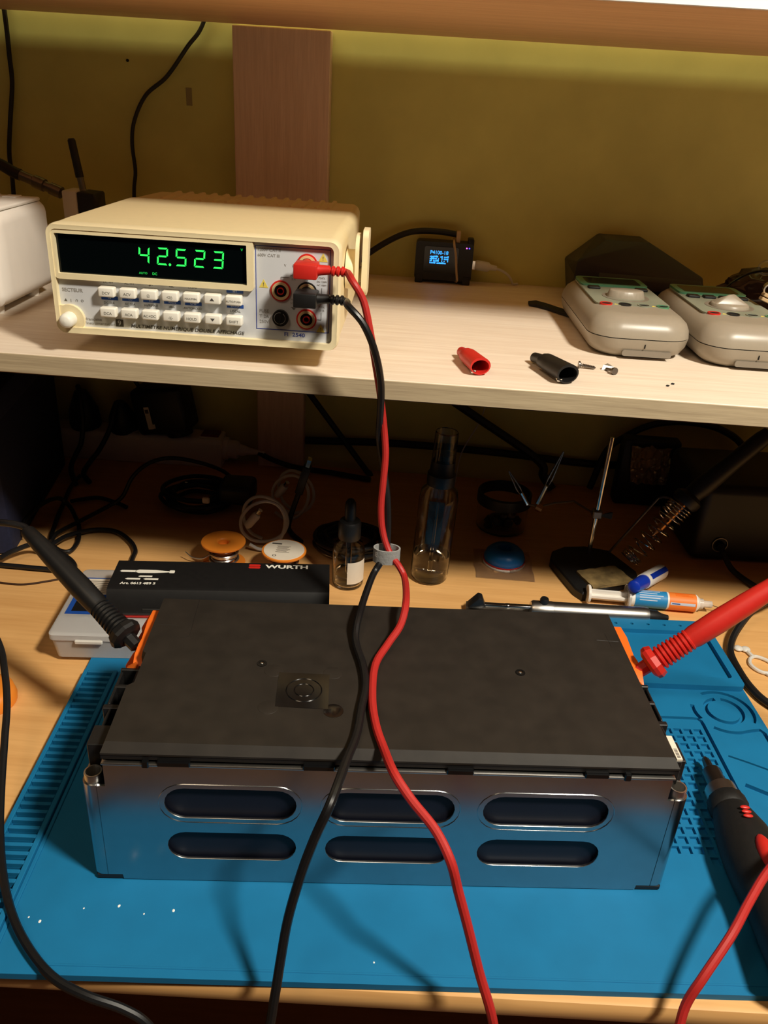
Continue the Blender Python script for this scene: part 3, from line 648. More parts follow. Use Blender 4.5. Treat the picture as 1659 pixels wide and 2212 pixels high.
red_after = [(0.275, -0.105, -0.05), (0.305, -0.110, -0.075), (0.338, -0.098, -0.045), (0.3513, -0.0840, 0.0000), (0.3564, -0.0745, 0.0200), (0.3642, -0.0681, 0.0350), (0.3810, -0.0515, 0.0480), (0.3968, -0.0315, 0.0520), (0.4121, -0.0138, 0.0560), (0.4355, 0.0074, 0.0600), (0.480, 0.030, 0.072), (0.530, 0.060, 0.105), (0.545, 0.095, 0.150), (0.510, 0.122, 0.195)]
rl, ru, rb_ = lead('red_test_lead', 'red test lead from the upper jack over the battery to its right terminal', m_red, m_redcable, JZ[0], red_path, (0.3545, 0.1055, 0.1010), (0.4530, 0.1235, 0.1835), red_after)
blk_path = [(0.1383, 0.200, 0.3148), (0.1496, 0.194, 0.3047), (0.1583, 0.196, 0.2856), (0.1634, 0.204, 0.2603), (0.1638, 0.212, 0.2330), (0.1639, 0.2175, 0.2131), (0.1690, 0.215, 0.1882), (0.1733, 0.2085, 0.1674), (0.1754, 0.202, 0.1426), (0.1749, 0.195, 0.1279), (0.1715, 0.190, 0.1222), (0.1659, 0.178, 0.1150), (0.1614, 0.1185, 0.1220), (0.1609, 0.0947, 0.1165), (0.1680, 0.0688, 0.1157), (0.1712, 0.0485, 0.1157), (0.1703, 0.0270, 0.1157), (0.1694, 0.0046, 0.1157), (0.1658, -0.0184, 0.1175), (0.1610, -0.0500, 0.1190), (0.1539, -0.0565, 0.1000), (0.1479, -0.0633, 0.0800), (0.1425, -0.0707, 0.0550), (0.1402, -0.0805, 0.0350), (0.1386, -0.0890, 0.0180), (0.1356, -0.0960, -0.0050)]
blk_after = [(0.125, -0.108, -0.040), (0.108, -0.110, -0.055), (0.0834, -0.1000, -0.0280), (0.0713, -0.0945, -0.0080), (0.0578, -0.0925, 0.0010), (0.0388, -0.0915, 0.0075), (0.0196, -0.0850, 0.0085), (0.0015, -0.0727, 0.0088), (-0.0178, -0.0539, 0.0095), (-0.0351, -0.0301, 0.0115), (-0.0521, 0.0009, 0.0140), (-0.0656, 0.0325, 0.0200), (-0.0771, 0.0641, 0.0300), (-0.0863, 0.0901, 0.0400), (-0.0975, 0.1130, 0.0500), (-0.1117, 0.1348, 0.0600), (-0.140, 0.158, 0.085), (-0.150, 0.165, 0.125), (-0.125, 0.160, 0.146), (-0.103, 0.1545, 0.1515)]
bl_, bu, bb_ = lead('black_test_lead', 'black test lead from the middle jack over the battery to its left terminal', m_black, m_blackcable, JZ[1], blk_path, (0.0125, 0.0900, 0.1000), (-0.0850, 0.1520, 0.1485), blk_after)
# grey hook and loop tie round both cables
b = B(); n = 40; c0 = Vector((0.1757, 0.1945, 0.1275)); ring_pts = []
for k in range(n):
    a = 2 * PI * k / n; ring_pts.append((c0.x + 0.0105 * math.cos(a), c0.y + 0.0072 * math.sin(a)))
inner = [(c0.x + (x - c0.x) * 0.88, c0.y + (y - c0.y) * 0.84) for x, y in ring_pts]
b.loft([[Vector((x, y, c0.z - 0.0058)) for x, y in ring_pts], [Vector((x, y, c0.z + 0.0058)) for x, y in ring_pts], [Vector((x, y, c0.z + 0.0058)) for x, y in inner], [Vector((x, y, c0.z - 0.0058)) for x, y in inner], [Vector((x, y, c0.z - 0.0058)) for x, y in ring_pts]], caps=False)
tie = tag(b.build('cable_tie', m_greytie, sharp=40), 'grey hook and loop strap tying the red and black cables together', 'cable tie')
text('E', 0.0055, m_whiteplastic, tie, (0.1678, 0.1895, 0.1290), rot=(PI / 2, 0.1, -0.75), bold=0.02)

# ------------------------------------------------------------------ things on the shelf
wd = thing('white_instrument', 'white plastic instrument at the left end of the shelf beside the multimeter', 'instrument', (-0.1665, 0.3280, S), 0.03)
def wr(y, ins, zt, zb, r=0.01): return [Vector((x, y, z)) for x, z in rrect(-0.26 + ins, zb, -ins, zt, r)]
b = B(); b.loft([wr(0.0, 0.004, 0.080, 0.012), wr(0.004, 0.0005, 0.083, 0.0085), wr(0.02, 0.0, 0.085, 0.008), wr(0.107, 0.0, 0.086, 0.008), wr(0.115, 0.004, 0.082, 0.012)]); b.build('housing', m_whiteplastic, wd, sharp=45)
b = B(); b.box(-0.252, 0.012, 0.0850, -0.004, 0.108, 0.0885, 0.0015, 2); b.build('top_panel', m_whiteplastic, wd)
for k in range(12):
    b = B(); b.box(-0.24 + k * 0.019, 0.088, 0.0882, -0.228 + k * 0.019, 0.104, 0.0895, 0.0005, 1); b.build('top_rib', m_whiteplastic, wd)
for x in (-0.235, -0.018):
    for y in (0.02, 0.095):
        b = B(); b.lathe((x, y, 0), [(0.006, 0.0), (0.007, 0.0085)], 16); b.build('foot', m_whiteplastic, wd)
dg_ = thing('antenna_module', 'black radio module with stubby antenna behind the white instrument', 'antenna', (-0.1825, 0.5190, S))
b = B(); b.box(-0.0068, 0.0, 0.0002, 0.0085, 0.030, 0.0860, 0.002, 2); b.build('white_housing', m_whiteplastic, dg_)
b = B(); b.hull([(0.0085, 0.001, 0.0), (0.026, 0.001, 0.0), (0.026, 0.034, 0.0), (0.0085, 0.034, 0.0), (0.0085, 0.001, 0.085), (0.026, 0.002, 0.084), (0.030, 0.004, 0.074), (0.026, 0.034, 0.084), (0.0085, 0.034, 0.085)], 0.001, 1); b.build('black_housing', m_black, dg_)
b = B(); b.lathe_axis((0.0105, 0.016, 0.082), (0.008, 0.016, 0.100), [(0.0042, 0), (0.0042, 0.2), (0.0034, 0.25), (0.0034, 1)], 14); b.build('antenna_base', m_metaldark, dg_)
b = B(); b.lathe_axis((0.008, 0.016, 0.098), (0.0030, 0.016, 0.1345), [(0.0042, 0), (0.0040, 0.5), (0.0039, 0.95), (0.0028, 1)], 16); b.build('antenna_rod', m_black, dg_, sharp=60)
cx = thing('coaxial_cable', 'thick black coaxial cable with metal connector beside the stubby antenna', 'cable')
A0 = Vector((-0.1895, 0.536, S + 0.0790)); A1 = Vector((-0.248, 0.543, S + 0.0980)); u = (A1 - A0).normalized()
b = B(); b.lathe_axis(A0, A1 - u * 0.004, [(0.0030, 0), (0.0030, 0.12), (0.0062, 0.13), (0.0062, 0.34), (0.0050, 0.35), (0.0050, 0.45), (0.0066, 0.46), (0.0066, 0.66), (0.0052, 0.68), (0.0052, 1)], 18); b.build('connector', m_metaldark, cx)
b = B(); b.tube([A1 - u * 0.008, A1, A1 + u * 0.02 + Vector((0, 0, 0.002)), A1 + Vector((-0.05, 0.01, 0.012)), A1 + Vector((-0.12, 0.015, 0.018)), A1 + Vector((-0.25, 0.02, 0.0))], 0.0058, n=14); b.build('cable', m_black, cx)

def cable(name, label, pts, r, m, n=8, sub=8, group=None):
    b = B(); b.tube(pts, r, n=n, sub=sub); return tag(b.build(name, m), label, 'cable', group)
cable('wall_cable', 'thin black cable hanging at the far left end of the wall', [(-0.2794, 0.635, 0.56), (-0.2794, 0.637, 0.4955), (-0.2813, 0.639, 0.461), (-0.2823, 0.639, 0.4343), (-0.2901, 0.639, 0.3971), (-0.2964, 0.639, 0.3635), (-0.2959, 0.637, 0.3391), (-0.2966, 0.635, 0.31), (-0.2966, 0.630, S + 0.003)], 0.0026, m_black)
cable('wall_cable', 'thin black cable curving down the wall behind the bench multimeter', [(-0.050, 0.636, 0.545), (-0.0665, 0.6385, 0.5016), (-0.0839, 0.6385, 0.4803), (-0.1083, 0.6385, 0.4506), (-0.1326, 0.6385, 0.4314), (-0.1476, 0.6385, 0.4054), (-0.1522, 0.6385, 0.3817), (-0.1509, 0.6385, 0.3529), (-0.1531, 0.636, 0.333), (-0.155, 0.632, 0.29), (-0.156, 0.625, S + 0.003)], 0.0022, m_black)

# small hotspot with blue screen
hs = thing('hotspot_device', 'small black device with glowing blue screen against the wall', 'electronics', (0.1770, 0.6160, S))
def slab(name, m, x0, z0, x1, z1, y0, y1, par, r=0.004): b = B(); b.prism(rrect(x0, z0, x1, z1, r), -y1, -y0, XZ); return b.build(name, m, par)
slab('body', m_black, 0.0, 0.004, 0.0660, 0.0465, 0.0, 0.022, hs)
for x in (0.001, 0.056):
    b = B(); b.box(x, -0.001, 0.0, x + 0.009, 0.023, 0.010, 0.0012, 2); b.build('foot', m_black, hs)
b = B(); b.box(0.059, 0.002, 0.040, 0.066, 0.020, 0.0515, 0.0015, 2); b.build('corner_post', m_black, hs)
slab('screen_bezel', m_blackgloss, 0.010, 0.0125, 0.049, 0.0415, -0.0015, 0.001, hs, 0.002)
scr = slab('screen', m_blackglass, 0.0145, 0.0215, 0.0425, 0.0380, -0.0019, -0.001, hs, 0.0008)
text('P4100-18', 0.0056, m_screen, scr, (0.0270, -0.0021, 0.0350), width=0.0205, bold=0.015)
for k in range(16):
    for j in range(4):
        if random.random() < 0.72:
            x = 0.0166 + k * 0.00135; z = 0.0228 + j * 0.0023
            b = B(); b.box(x, -0.0021, z, x + 0.0010 + random.random() * 0.0005, -0.0019, z + 0.0012 + random.random() * 0.0009); b.build('screen_glyph', m_screen, scr)
b = B(); b.cyl((0.0580, -0.0004, 0.0415), (0.0580, 0.001, 0.0415), 0.0008, n=8); b.build('led', m_pinkled, hs)
b = B(); b.cyl((0.0610, -0.0004, 0.0415), (0.0610, 0.001, 0.0415), 0.0008, n=8); b.build('led', m_blueled, hs)
b = B(); b.tube([(0.0432, -0.0022, 0.0450), (0.0462, -0.0028, 0.032), (0.0480, -0.0028, 0.018), (0.0500, -0.0022, 0.006), (0.0490, 0.006, 0.0030), (0.0470, 0.022, 0.0040), (0.0440, 0.0235, 0.030), (0.0430, 0.020, 0.0475), (0.0430, 0.004, 0.0475)], 0.0014, n=6, closed=True); b.build('rubber_band', m_rubberband, hs)
b = B(); b.box(0.0450, 0.004, 0.046, 0.0500, 0.014, 0.0590, 0.0012, 2); b.build('tan_plug', m_rubberband, hs)
b = B(); b.tube([(0.0460, 0.010, 0.0545), (0.030, 0.010, 0.0562), (0.006, 0.011, 0.0560), (-0.014, 0.012, 0.0515), (-0.0360, 0.012, 0.0400), (-0.060, 0.010, 0.0230), (-0.080, 0.004, 0.0060)], 0.0034, n=10); b.build('cable', m_black, hs)
us = thing('usb_cable', 'white usb plug and thin cable entering the small black device', 'cable')
b = B(); b.box(0.2432, 0.622, 0.2715, 0.2470, 0.630, 0.2815, 0.0004, 1); b.build('metal_plug', m_chrome, us)
b = B(); b.lathe_axis((0.2465, 0.626, 0.2765), (0.2720, 0.626, 0.2740), [(0.0052, 0), (0.0058, 0.1), (0.0056, 0.6), (0.0034, 0.72), (0.0030, 1.0)], 16); b.build('plug_body', m_whitecable, us)
b = B(); b.tube([(0.2700, 0.626, 0.2742), (0.2790, 0.627, 0.2715), (0.2870, 0.629, 0.2665), (0.2920, 0.632, 0.2600), (0.2940, 0.636, S + 0.0018), (0.300, 0.639, S + 0.0018)], 0.0014, n=8); b.build('cable', m_whitecable, us)

# black faceted case
cs = thing('carry_case', 'black faceted plastic case against the wall behind the handheld meters', 'case')
b = B(); b.hull([(0.357, 0.548, S), (0.486, 0.548, S), (0.357, 0.636, S), (0.486, 0.636, S), (0.350, 0.556, 0.284), (0.352, 0.560, 0.2990), (0.489, 0.552, 0.280), (0.4880, 0.560, 0.2900), (0.350, 0.636, 0.290), (0.489, 0.636, 0.288), (0.3835, 0.585, 0.3195), (0.431, 0.585, 0.3192), (0.3835, 0.634, 0.3195), (0.431, 0.634, 0.3192)], 0.0012, 2); b.build('shell', m_black, cs, sharp=25)
b = B(); b.hull([(0.375, 0.5505, 0.2850), (0.485, 0.5500, 0.2835), (0.375, 0.5475, 0.2740), (0.486, 0.5475, 0.2740), (0.3755, 0.556, 0.2895), (0.4845, 0.556, 0.2875), (0.375, 0.56, 0.274), (0.486, 0.56, 0.274)], 0.0006, 1); b.build('front_lip', m_black, cs, sharp=25)
b = B(); b.box(0.352, 0.5462, S + 0.010, 0.4885, 0.5500, S + 0.0120, 0.0004, 1); b.build('seam_line', m_blackgloss, cs)

# handheld meters
def hand_meter(name, label, loc, rz, keys, fin):
    t = thing(name, label, 'multimeter', loc, rz, 'grey handheld multimeters on the shelf')
    Wd, Ln = 0.088, 0.185
    def rg(z, ins, r=0.024, dy=0.0): return [Vector((x, y + dy, z)) for x, y in rrect(ins, ins, Wd - ins, Ln - ins, max(0.006, r - ins * 0.5), 8)]
    b = B(); b.loft([rg(0.0003, 0.014), rg(0.0012, 0.0095), rg(0.0050, 0.0040), rg(0.0105, 0.0012), rg(0.0176, 0.0)]); b.build('lower_shell', m_grey, t, sharp=50)
    b = B(); b.loft([rg(0.0172, 0.0010), rg(0.0188, 0.0010)]); b.build('seam', m_darkvoid, t)
    b = B(); b.loft([rg(0.0184, 0.0), rg(0.0240, 0.0008), rg(0.0295, 0.0035), rg(0.0335, 0.0080), rg(0.0357, 0.0140), rg(0.0362, 0.0185)]); b.build('upper_shell', m_grey, t, sharp=60)
    b = B(); b.prism(rrect(0.0105, 0.046, Wd - 0.0105, 0.170, 0.012), 0.0352, 0.0365); b.build('face_label', m_facegreen, t)
    b = B(); b.prism(rrect(0.0115, 0.128, Wd - 0.0115, 0.169, 0.006), 0.0362, 0.0385); dsp = b.build('display_rim', m_lcdgreen, t)
    b = B(); b.prism(rrect(0.0175, 0.133, Wd - 0.0175, 0.163, 0.003), 0.0380, 0.0387); b.build('display_glass', m_blackglass, dsp)
    for k in range(keys):
        x = (0.0155 + k * (Wd - 0.031 - 0.0115) / max(1, keys - 1)) if keys > 1 else 0.03
        b = B(); b.box(x, 0.1135, 0.0360, x + 0.0115, 0.1225, 0.0388, 0.0012, 2); b.build('function_key', m_black, t)
    b = B(); b.lathe((Wd / 2, 0.084, 0.0358), [(0.0215, 0), (0.0215, 0.0010), (0.0190, 0.0012), (0.0175, 0.0006)], 36); b.build('dial_ring', m_greydark, t)
    b = B()
    if fin:
        b.lathe((Wd / 2, 0.084, 0.0358), [(0.0172, 0), (0.0168, 0.003), (0.0155, 0.004)], 32); b.hull([(Wd / 2 - 0.016, 0.076, 0.039), (Wd / 2 + 0.016, 0.092, 0.039), (Wd / 2 - 0.0155, 0.092, 0.039), (Wd / 2 + 0.0155, 0.076, 0.039), (Wd / 2 - 0.003, 0.0815, 0.0475), (Wd / 2 + 0.003, 0.0865, 0.0475)], 0.001, 2)
    else:
        b.hull([(Wd / 2 + 0.018 * math.cos(a) , 0.084 + 0.012 * math.sin(a), 0.0358) for a in [2 * PI * k / 24 for k in range(24)]] + [(Wd / 2 + 0.0155 * math.cos(a), 0.084 + 0.0095 * math.sin(a), 0.0430) for a in [2 * PI * k / 24 for k in range(24)]], 0.0008, 2)
    b.build('dial_knob', m_grey, t, sharp=45)
    for k, (m, h) in enumerate(((m_red, 1), (m_black, 1), (m_facegreen, 1), (m_lcdgreen, 1))):
        x = 0.0190 + k * 0.0168
        b = B(); b.ring((x, 0.0495, 0.0362), (0, 0, 1), [(0.0042, -0.002), (0.0058, -0.002), (0.0056, 0.0010), (0.0045, 0.0010)], 24); j = b.build('input_socket', m, t)
        b = B(); b.cyl((x, 0.0495, 0.0350), (x, 0.0495, 0.0367), 0.0042, n=20); b.build('socket_hole', m_darkvoid, j)
    for x in (0.0275, 0.0610):
        b = B(); b.prism([(x - 0.0018, 0.0475), (x + 0.0018, 0.0475), (x, 0.0508)], 0.0363, 0.0367); b.build('warning_triangle', m_yellow, t)
    b = B(); b.prism(rrect(0.028, 0.0032, 0.070, 0.0082, 0.002), -0.0062, -0.0008, XZ); b.build('battery_door', m_greydark, t)
    b = B(); b.box(0.046, -0.0002, 0.0105, 0.0466, 0.004, 0.0140); b.build('door_mark', m_darkvoid, t)
    return t
hand_meter('handheld_multimeter', 'grey handheld multimeter nearer the red boot, with two dark keys in view', (0.3340, 0.3385, S), 0.02, 2, False)
hand_meter('handheld_multimeter', 'grey handheld multimeter at the right edge with four dark keys', (0.4265, 0.3285, S), 0.02, 4, True)
b = B(); n = 14; pts = [(0.3025, 0.5330), (0.3100, 0.5290), (0.3200, 0.5180), (0.3300, 0.5030), (0.3420, 0.4850)]
b.loft([[Vector((x + dx, y + dy, S + z)) for dx, dy, z in ((0.0, 0.006, 0.0004), (0.0, -0.006, 0.0004), (0.0, -0.006, 0.0034 if i else 0.002), (0.0, 0.006, 0.0052 if i else 0.003))] for i, (x, y) in enumerate(pts)])
tag(b.build('wrist_strap', m_navy if False else m_handle, sharp=40), 'black woven strap end lying left of the handheld meter', 'strap')

def boot(name, label, m, mouth, tail, R, bit):
    t = thing(name, label, 'boot')
    P0, P1 = Vector(tail), Vector(mouth); d = P1 - P0; u = d.normalized(); side = Vector((0, 0, 1)).cross(u).normalized(); up = u.cross(side)
    rings = []
    for tt, rx, rz in ((0.0, 0.0028, 0.0030), (0.02, 0.0040, 0.0042), (0.24, 0.0042, 0.0044), (0.30, 0.0050, 0.0052), (0.36, R * 0.98, R * 0.72), (0.55, R, R * 0.80), (1.0, R * 1.06, R * 0.88), (1.0, R * 0.90, R * 0.70), (0.6, R * 0.85, R * 0.6), (0.40, R * 0.7, R * 0.5)):
        c = P0 + d * tt; c.z = S + 0.0006 + max(rz, R * 0.80 * min(1, tt * 2.4 + 0.3)) * 1.02
        rings.append([c + side * (rx * math.cos(2 * PI * k / 22)) + Vector((0, 0, 1)) * (rz * math.sin(2 * PI * k / 22)) for k in range(22)])
    b = B(); b.loft(rings); b.build('sleeve', m, t, sharp=50)
    c = P0 + d * 0.93; c.z = S + 0.003
    b = B(); b.sphere(c - side * R * 0.55, 0.0026, 8, 6, (1, 1.4, 0.8), 0.6, 3.0, 60); b.build('crimp_scrap', m_chrome, t, flat=True)
    return t
boot('insulating_boot', 'red rubber insulating boot lying on the shelf', m_red, (0.2370, 0.2620, S), (0.2235, 0.3110, S), 0.0078, True)
boot('insulating_boot', 'black rubber insulating boot lying right of the red one', m_black, (0.3035, 0.2560, S), (0.2835, 0.3095, S), 0.0086, True)
sc1 = thing('screw', 'small dark screw lying just behind the mouth of the black boot', 'screw')
b = B(); b.lathe_axis((0.3195, 0.3030, S + 0.0030), (0.3215, 0.3030, S + 0.0030), [(0.0030, 0), (0.0030, 0.6), (0.0018, 1)], 14); b.build('head', m_metaldark, sc1)
b = B(); b.lathe_axis((0.3214, 0.3030, S + 0.0028), (0.3335, 0.3020, S + 0.0015), [(0.0014, 0)] + [(0.0012 + 0.0004 * (k % 2), 0.1 + 0.8 * k / 14) for k in range(15)] + [(0.0006, 1)], 10); b.build('shank', m_metaldark, sc1)
sc2 = thing('screw', 'small screw with bright crimped metal scrap near the handheld meter', 'screw')
b = B(); b.lathe_axis((0.3455, 0.2940, S + 0.0026), (0.3470, 0.2910, S + 0.0030), [(0.0016, 0), (0.0030, 0.4), (0.0030, 1)], 14); b.build('head', m_metaldark, sc2)
b = B(); b.lathe_axis((0.3455, 0.2940, S + 0.0026), (0.3420, 0.3030, S + 0.0014), [(0.0013, 0), (0.0012, 0.9), (0.0005, 1)], 10); b.build('shank', m_metaldark, sc2)
b = B(); b.hull([(0.3385, 0.3020, S + 0.0002), (0.3500, 0.3030, S + 0.0002), (0.3440, 0.3080, S + 0.0045), (0.3405, 0.3090, S + 0.0002), (0.3480, 0.3000, S + 0.0040), (0.3400, 0.3040, S + 0.0040)]); b.build('crimped_scrap', m_chrome, sc2, flat=True)
for k, (x, y) in enumerate(((0.3843, 0.2700), (0.3897, 0.2761))):
    b = B(); b.sphere((x, y, S + 0.0006), 0.0013, 8, 6, (1.1, 0.9, 0.5), 0.3, k)
    tag(b.build('dark_crumb', m_darkvoid), ('tiny dark crumb nearest the shelf front edge', 'tiny dark crumb just right of another crumb on the shelf')[k], 'crumb', 'crumbs on the shelf')

# pouch with clip at the right end of the shelf
pc = thing('clear_pouch', 'smoky clear plastic pouch behind the right handheld meter', 'pouch')
b = B(); b.sphere((0.558, 0.575, S + 0.020), 0.042, 26, 16, (1.0, 0.62, 0.62), 0.35, 4.2, 50)
for v in b.bm.verts: v.co.z = max(v.co.z, S + 0.0004)
b.build('film', m_smoky, pc, sharp=80)
b = B(); b.tube([(0.505, 0.560, S + 0.004), (0.515, 0.556, S + 0.030), (0.535, 0.552, S + 0.046), (0.560, 0.552, S + 0.048), (0.585, 0.556, S + 0.034)], 0.0014, n=8); b.build('dark_edge', m_blackgloss, pc)
b = B(); b.ring((0.548, 0.552, S + 0.052), (0.3, 1, 0.1), [(0.006, -0.001), (0.008, -0.001), (0.008, 0.001), (0.006, 0.001)], 20); b.build('top_loop', m_clear, pc)
kc = thing('metal_clip', 'shiny ring clip with flat jaws resting on the right handheld meter', 'clip')
b = B(); b.ring((0.5080, 0.430, S + 0.0515), (0.15, 1, 0.15), [(0.0048, -0.003), (0.0062, -0.003), (0.0062, 0.003), (0.0048, 0.003)], 28); b.build('ring', m_chrome, kc)
Mc = Matrix.Translation((0.5090, 0.426, S + 0.0425)) @ Matrix.Rotation(0.35, 4, 'Y')
for z in (-0.0035, 0.0005):
    b = B(); b.box(-0.009, -0.004, z, 0.012, 0.004, z + 0.0032, 0.0006, 1, M=Mc); b.build('jaw', m_rubberband, kc)

# ------------------------------------------------------------------ things on the desk, front right and left
# ratchet screwdriver lying on the mat
sd = thing('screwdriver', 'black ratchet screwdriver with red accents on the right of the mat', 'screwdriver')
T0 = Vector((0.4262, 0.1245, 0.0130)); T1 = Vector((0.4275, -0.066, 0.0275)); u = (T1 - T0).normalized()
b = B(); b.lathe_axis(T0, T0 + u * 0.018, [(0.0016, 0), (0.0028, 0.15), (0.0032, 0.35), (0.0032, 1)], 8); b.build('bit_tip', m_metaldark, sd, sharp=20)
b = B(); b.lathe_axis(T0 + u * 0.0145, T0 + u * 0.036, [(0.0056, 0), (0.0066, 0.06), (0.0070, 0.9), (0.0072, 1)], 24); b.build('bit_holder', m_metaldark, sd)
b = B(); b.lathe_axis(T0 + u * 0.034, T0 + u * 0.046, [(0.0096, 0), (0.0110, 0.12), (0.0112, 1)], 28); b.build('ferrule', m_brushed, sd)
n = 28; rings = []
for d_, r_, kn in ((0.045, 0.0116, 0), (0.047, 0.0128, 1), (0.055, 0.0130, 1), (0.057, 0.0122, 0), (0.066, 0.0144, 0), (0.080, 0.0176, 0), (0.098, 0.0192, 0), (0.118, 0.0192, 0), (0.140, 0.0182, 0), (0.165, 0.0190, 0), (0.185, 0.0195, 0), (0.190, 0.0130, 0)):
    c = T0 + u * d_; x = u.orthogonal().normalized(); y = u.cross(x)
    rings.append([c + (x * math.cos(2 * PI * k / n) + y * math.sin(2 * PI * k / n)) * (r_ + (0.0006 if (kn and k % 2) else 0)) for k in range(n)])
b = B(); b.loft(rings); b.build('handle', m_handle, sd, sharp=40)
up = Vector((-0.30, 0, 0.954)); up = (up - u * up.dot(u)).normalized(); sx = u.cross(up)
for d_, q in ((0.083, 0.0052), (0.0875, 0.0056), (0.092, 0.0046)):
    c = Vector((0.4270 - (d_ - 0.083) * 0.15, 0.1245 - d_ + 0.013, 0.0362 + (d_ - 0.083) * 0.20))
    b = B(); b.sphere(c, 0.0028, 14, 8, (1.15, 0.55, 0.35)); b.build('red_accent', m_red, sd)
c = Vector((0.4262, 0.0120, 0.0395))
b = B(); b.sphere(c, 0.0100, 18, 10, (0.55, 1.7, 0.50)); b.build('thumb_pad', m_red, sd)
b = B()
for i in range(9):
    for j in range(5):
        a_ = -0.75 + 0.16 * j; c = T0 + u * (0.112 + 0.0052 * i) + (up * math.cos(a_) + sx * -math.sin(a_) * -1) * 0.0186
        b.box(c.x - 0.0008, c.y - 0.0010, c.z - 0.0005, c.x + 0.0008, c.y + 0.0010, c.z + 0.0005)
o = b.build('grip_knurl', m_handle, sd); o['kind'] = 'stuff'

# black plastic tool case with red tray, lying on the clear box
wz = 0.0312
wc = thing('tool_case', 'flat black plastic screwdriver case with white lettering behind the battery', 'case', (-0.0600, 0.2140, wz), 0.115)
LW = 0.1895
prof = [(0.0000, 0.0065), (0.0010, 0.0040), (0.0030, 0.0040), (0.0560, 0.0040), (0.0560, 0.0250), (0.0545, 0.0262), (0.0120, 0.0262), (0.0085, 0.0250), (0.0015, 0.0150)]
b = B(); b.loft([[Vector((x, y, z)) for y, z in prof] for x in (0.0, LW)]); b.build('cover', m_black, wc, sharp=30)
b = B(); b.box(0.0035, 0.0020, 0.0, LW - 0.0035, 0.0540, 0.0045, 0.0008, 1); b.build('tray', m_red, wc)['label'] = 'red tray under the black cover'
b = B(); b.box(0.0300, -0.0003, 0.0070, LW - 0.0300, 0.0010, 0.0110, 0.0004, 1); b.build('latch', m_black, wc)
def ctext(s_, x, y, size, m, **k): text(s_, size, m, wc, (x, y, 0.02630), rot=(0, 0, 0), **k)
ctext('WURTH', 0.1510, 0.0483, 0.0080, m_keywhite, width=0.0385, bold=0.035)
lg = B(); lg.prism(rrect(0.1165, 0.0450, 0.1270, 0.0482, 0.0012, 3), 0.0262, 0.02632); lg.build('logo_half', m_red, wc)
lg = B(); lg.prism(rrect(0.1165, 0.0487, 0.1270, 0.0519, 0.0012, 3), 0.0262, 0.02632); lg.build('logo_half', m_red, wc)
ctext('Art. 0613 489 5', 0.0245, 0.0165, 0.0048, m_keywhite, width=0.0300, bold=0.03)
ic = empty('tool_pictogram'); ic.parent = wc
def icon(pts): b = B(); b.prism(pts, 0.0262, 0.02632); b.build('pictogram_piece', m_keywhite, ic)
icon([(0.0050, 0.0365), (0.0065, 0.0350), (0.0190, 0.0350), (0.0190, 0.0380), (0.0065, 0.0380)])
icon([(0.0185, 0.0355), (0.0215, 0.0337), (0.0360, 0.0340), (0.0480, 0.0355), (0.0480, 0.0372), (0.0360, 0.0388), (0.0215, 0.0391), (0.0185, 0.0375)])
icon(rrect(0.0478, 0.0342, 0.0525, 0.0388, 0.001, 3))
icon([(0.0225, 0.0280), (0.0240, 0.0270), (0.0345, 0.0270), (0.0345, 0.0292), (0.0240, 0.0292)])
icon([(0.0120, 0.0238), (0.0140, 0.0225), (0.0250, 0.0225), (0.0250, 0.0250), (0.0140, 0.0250)])
icon([(0.0275, 0.0238), (0.0295, 0.0225), (0.0405, 0.0225), (0.0405, 0.0250), (0.0295, 0.0250)])

# clear compartment box
pb = thing('compartment_box', 'clear plastic compartment box with blue label left of the battery', 'box', (-0.1000, 0.1885, 0.0), 0.09)
BW, BD, BH = 0.118, 0.104, 0.0295
OX = 0.0
tray_block = 0.0105
def shellbox(name, x0, y0, z0, x1, y1, z1, th, m, open_top=True, r=0.004, taper=0.0):
    b = B(); P = rrect(x0 + taper, y0 + taper, x1 - taper, y1 - taper, r, 4); Q = rrect(x0, y0, x1, y1, r, 4)
    Pi = rrect(x0 + taper + th, y0 + taper + th, x1 - taper - th, y1 - taper - th, max(0.001, r - th), 4); Qi = rrect(x0 + th, y0 + th, x1 - th, y1 - th, max(0.001, r - th), 4)
    if open_top: b.loft([[Vector((x, y, z0)) for x, y in P], [Vector((x, y, z1)) for x, y in Q], [Vector((x, y, z1)) for x, y in Qi], [Vector((x, y, z0 + th)) for x, y in Pi]])
    else: b.loft([[Vector((x, y, z0)) for x, y in Pi], [Vector((x, y, z1 - th)) for x, y in Qi], [Vector((x, y, z1 - th)) for x, y in Qi]][:2]); 
    return b.build(name, m, pb, sharp=40)
BZ = 0.0049
shellbox('body', 0.0, 0.0, BZ, BW, BD, BZ + 0.0196, 0.0010, m_frost, True, 0.005, 0.0025)
b = B(); P = rrect(-0.001, -0.001, BW + 0.001, BD + 0.001, 0.005, 4); Pi = rrect(0.0002, 0.0002, BW - 0.0002, BD - 0.0002, 0.004, 4)
b.loft([[Vector((x, y, BZ + 0.0194)) for x, y in Pi], [Vector((x, y, BZ + 0.0194)) for x, y in P], [Vector((x, y, BZ + 0.0244)) for x, y in P], [Vector((x, y, BZ + 0.0257)) for x, y in rrect(0.001, 0.001, BW - 0.001, BD - 0.001, 0.004, 4)], ])
b.build('lid', m_frost, pb, sharp=40)
for x in (0.0390, 0.0780):
    b = B(); b.box(x, 0.003, BZ + 0.001, x + 0.0008, BD - 0.003, BZ + 0.0190); b.build('divider', m_frost, pb)
b = B(); b.box(0.002, 0.030, BZ + 0.001, BW - 0.002, 0.0308, BZ + 0.0190); b.build('divider', m_frost, pb)
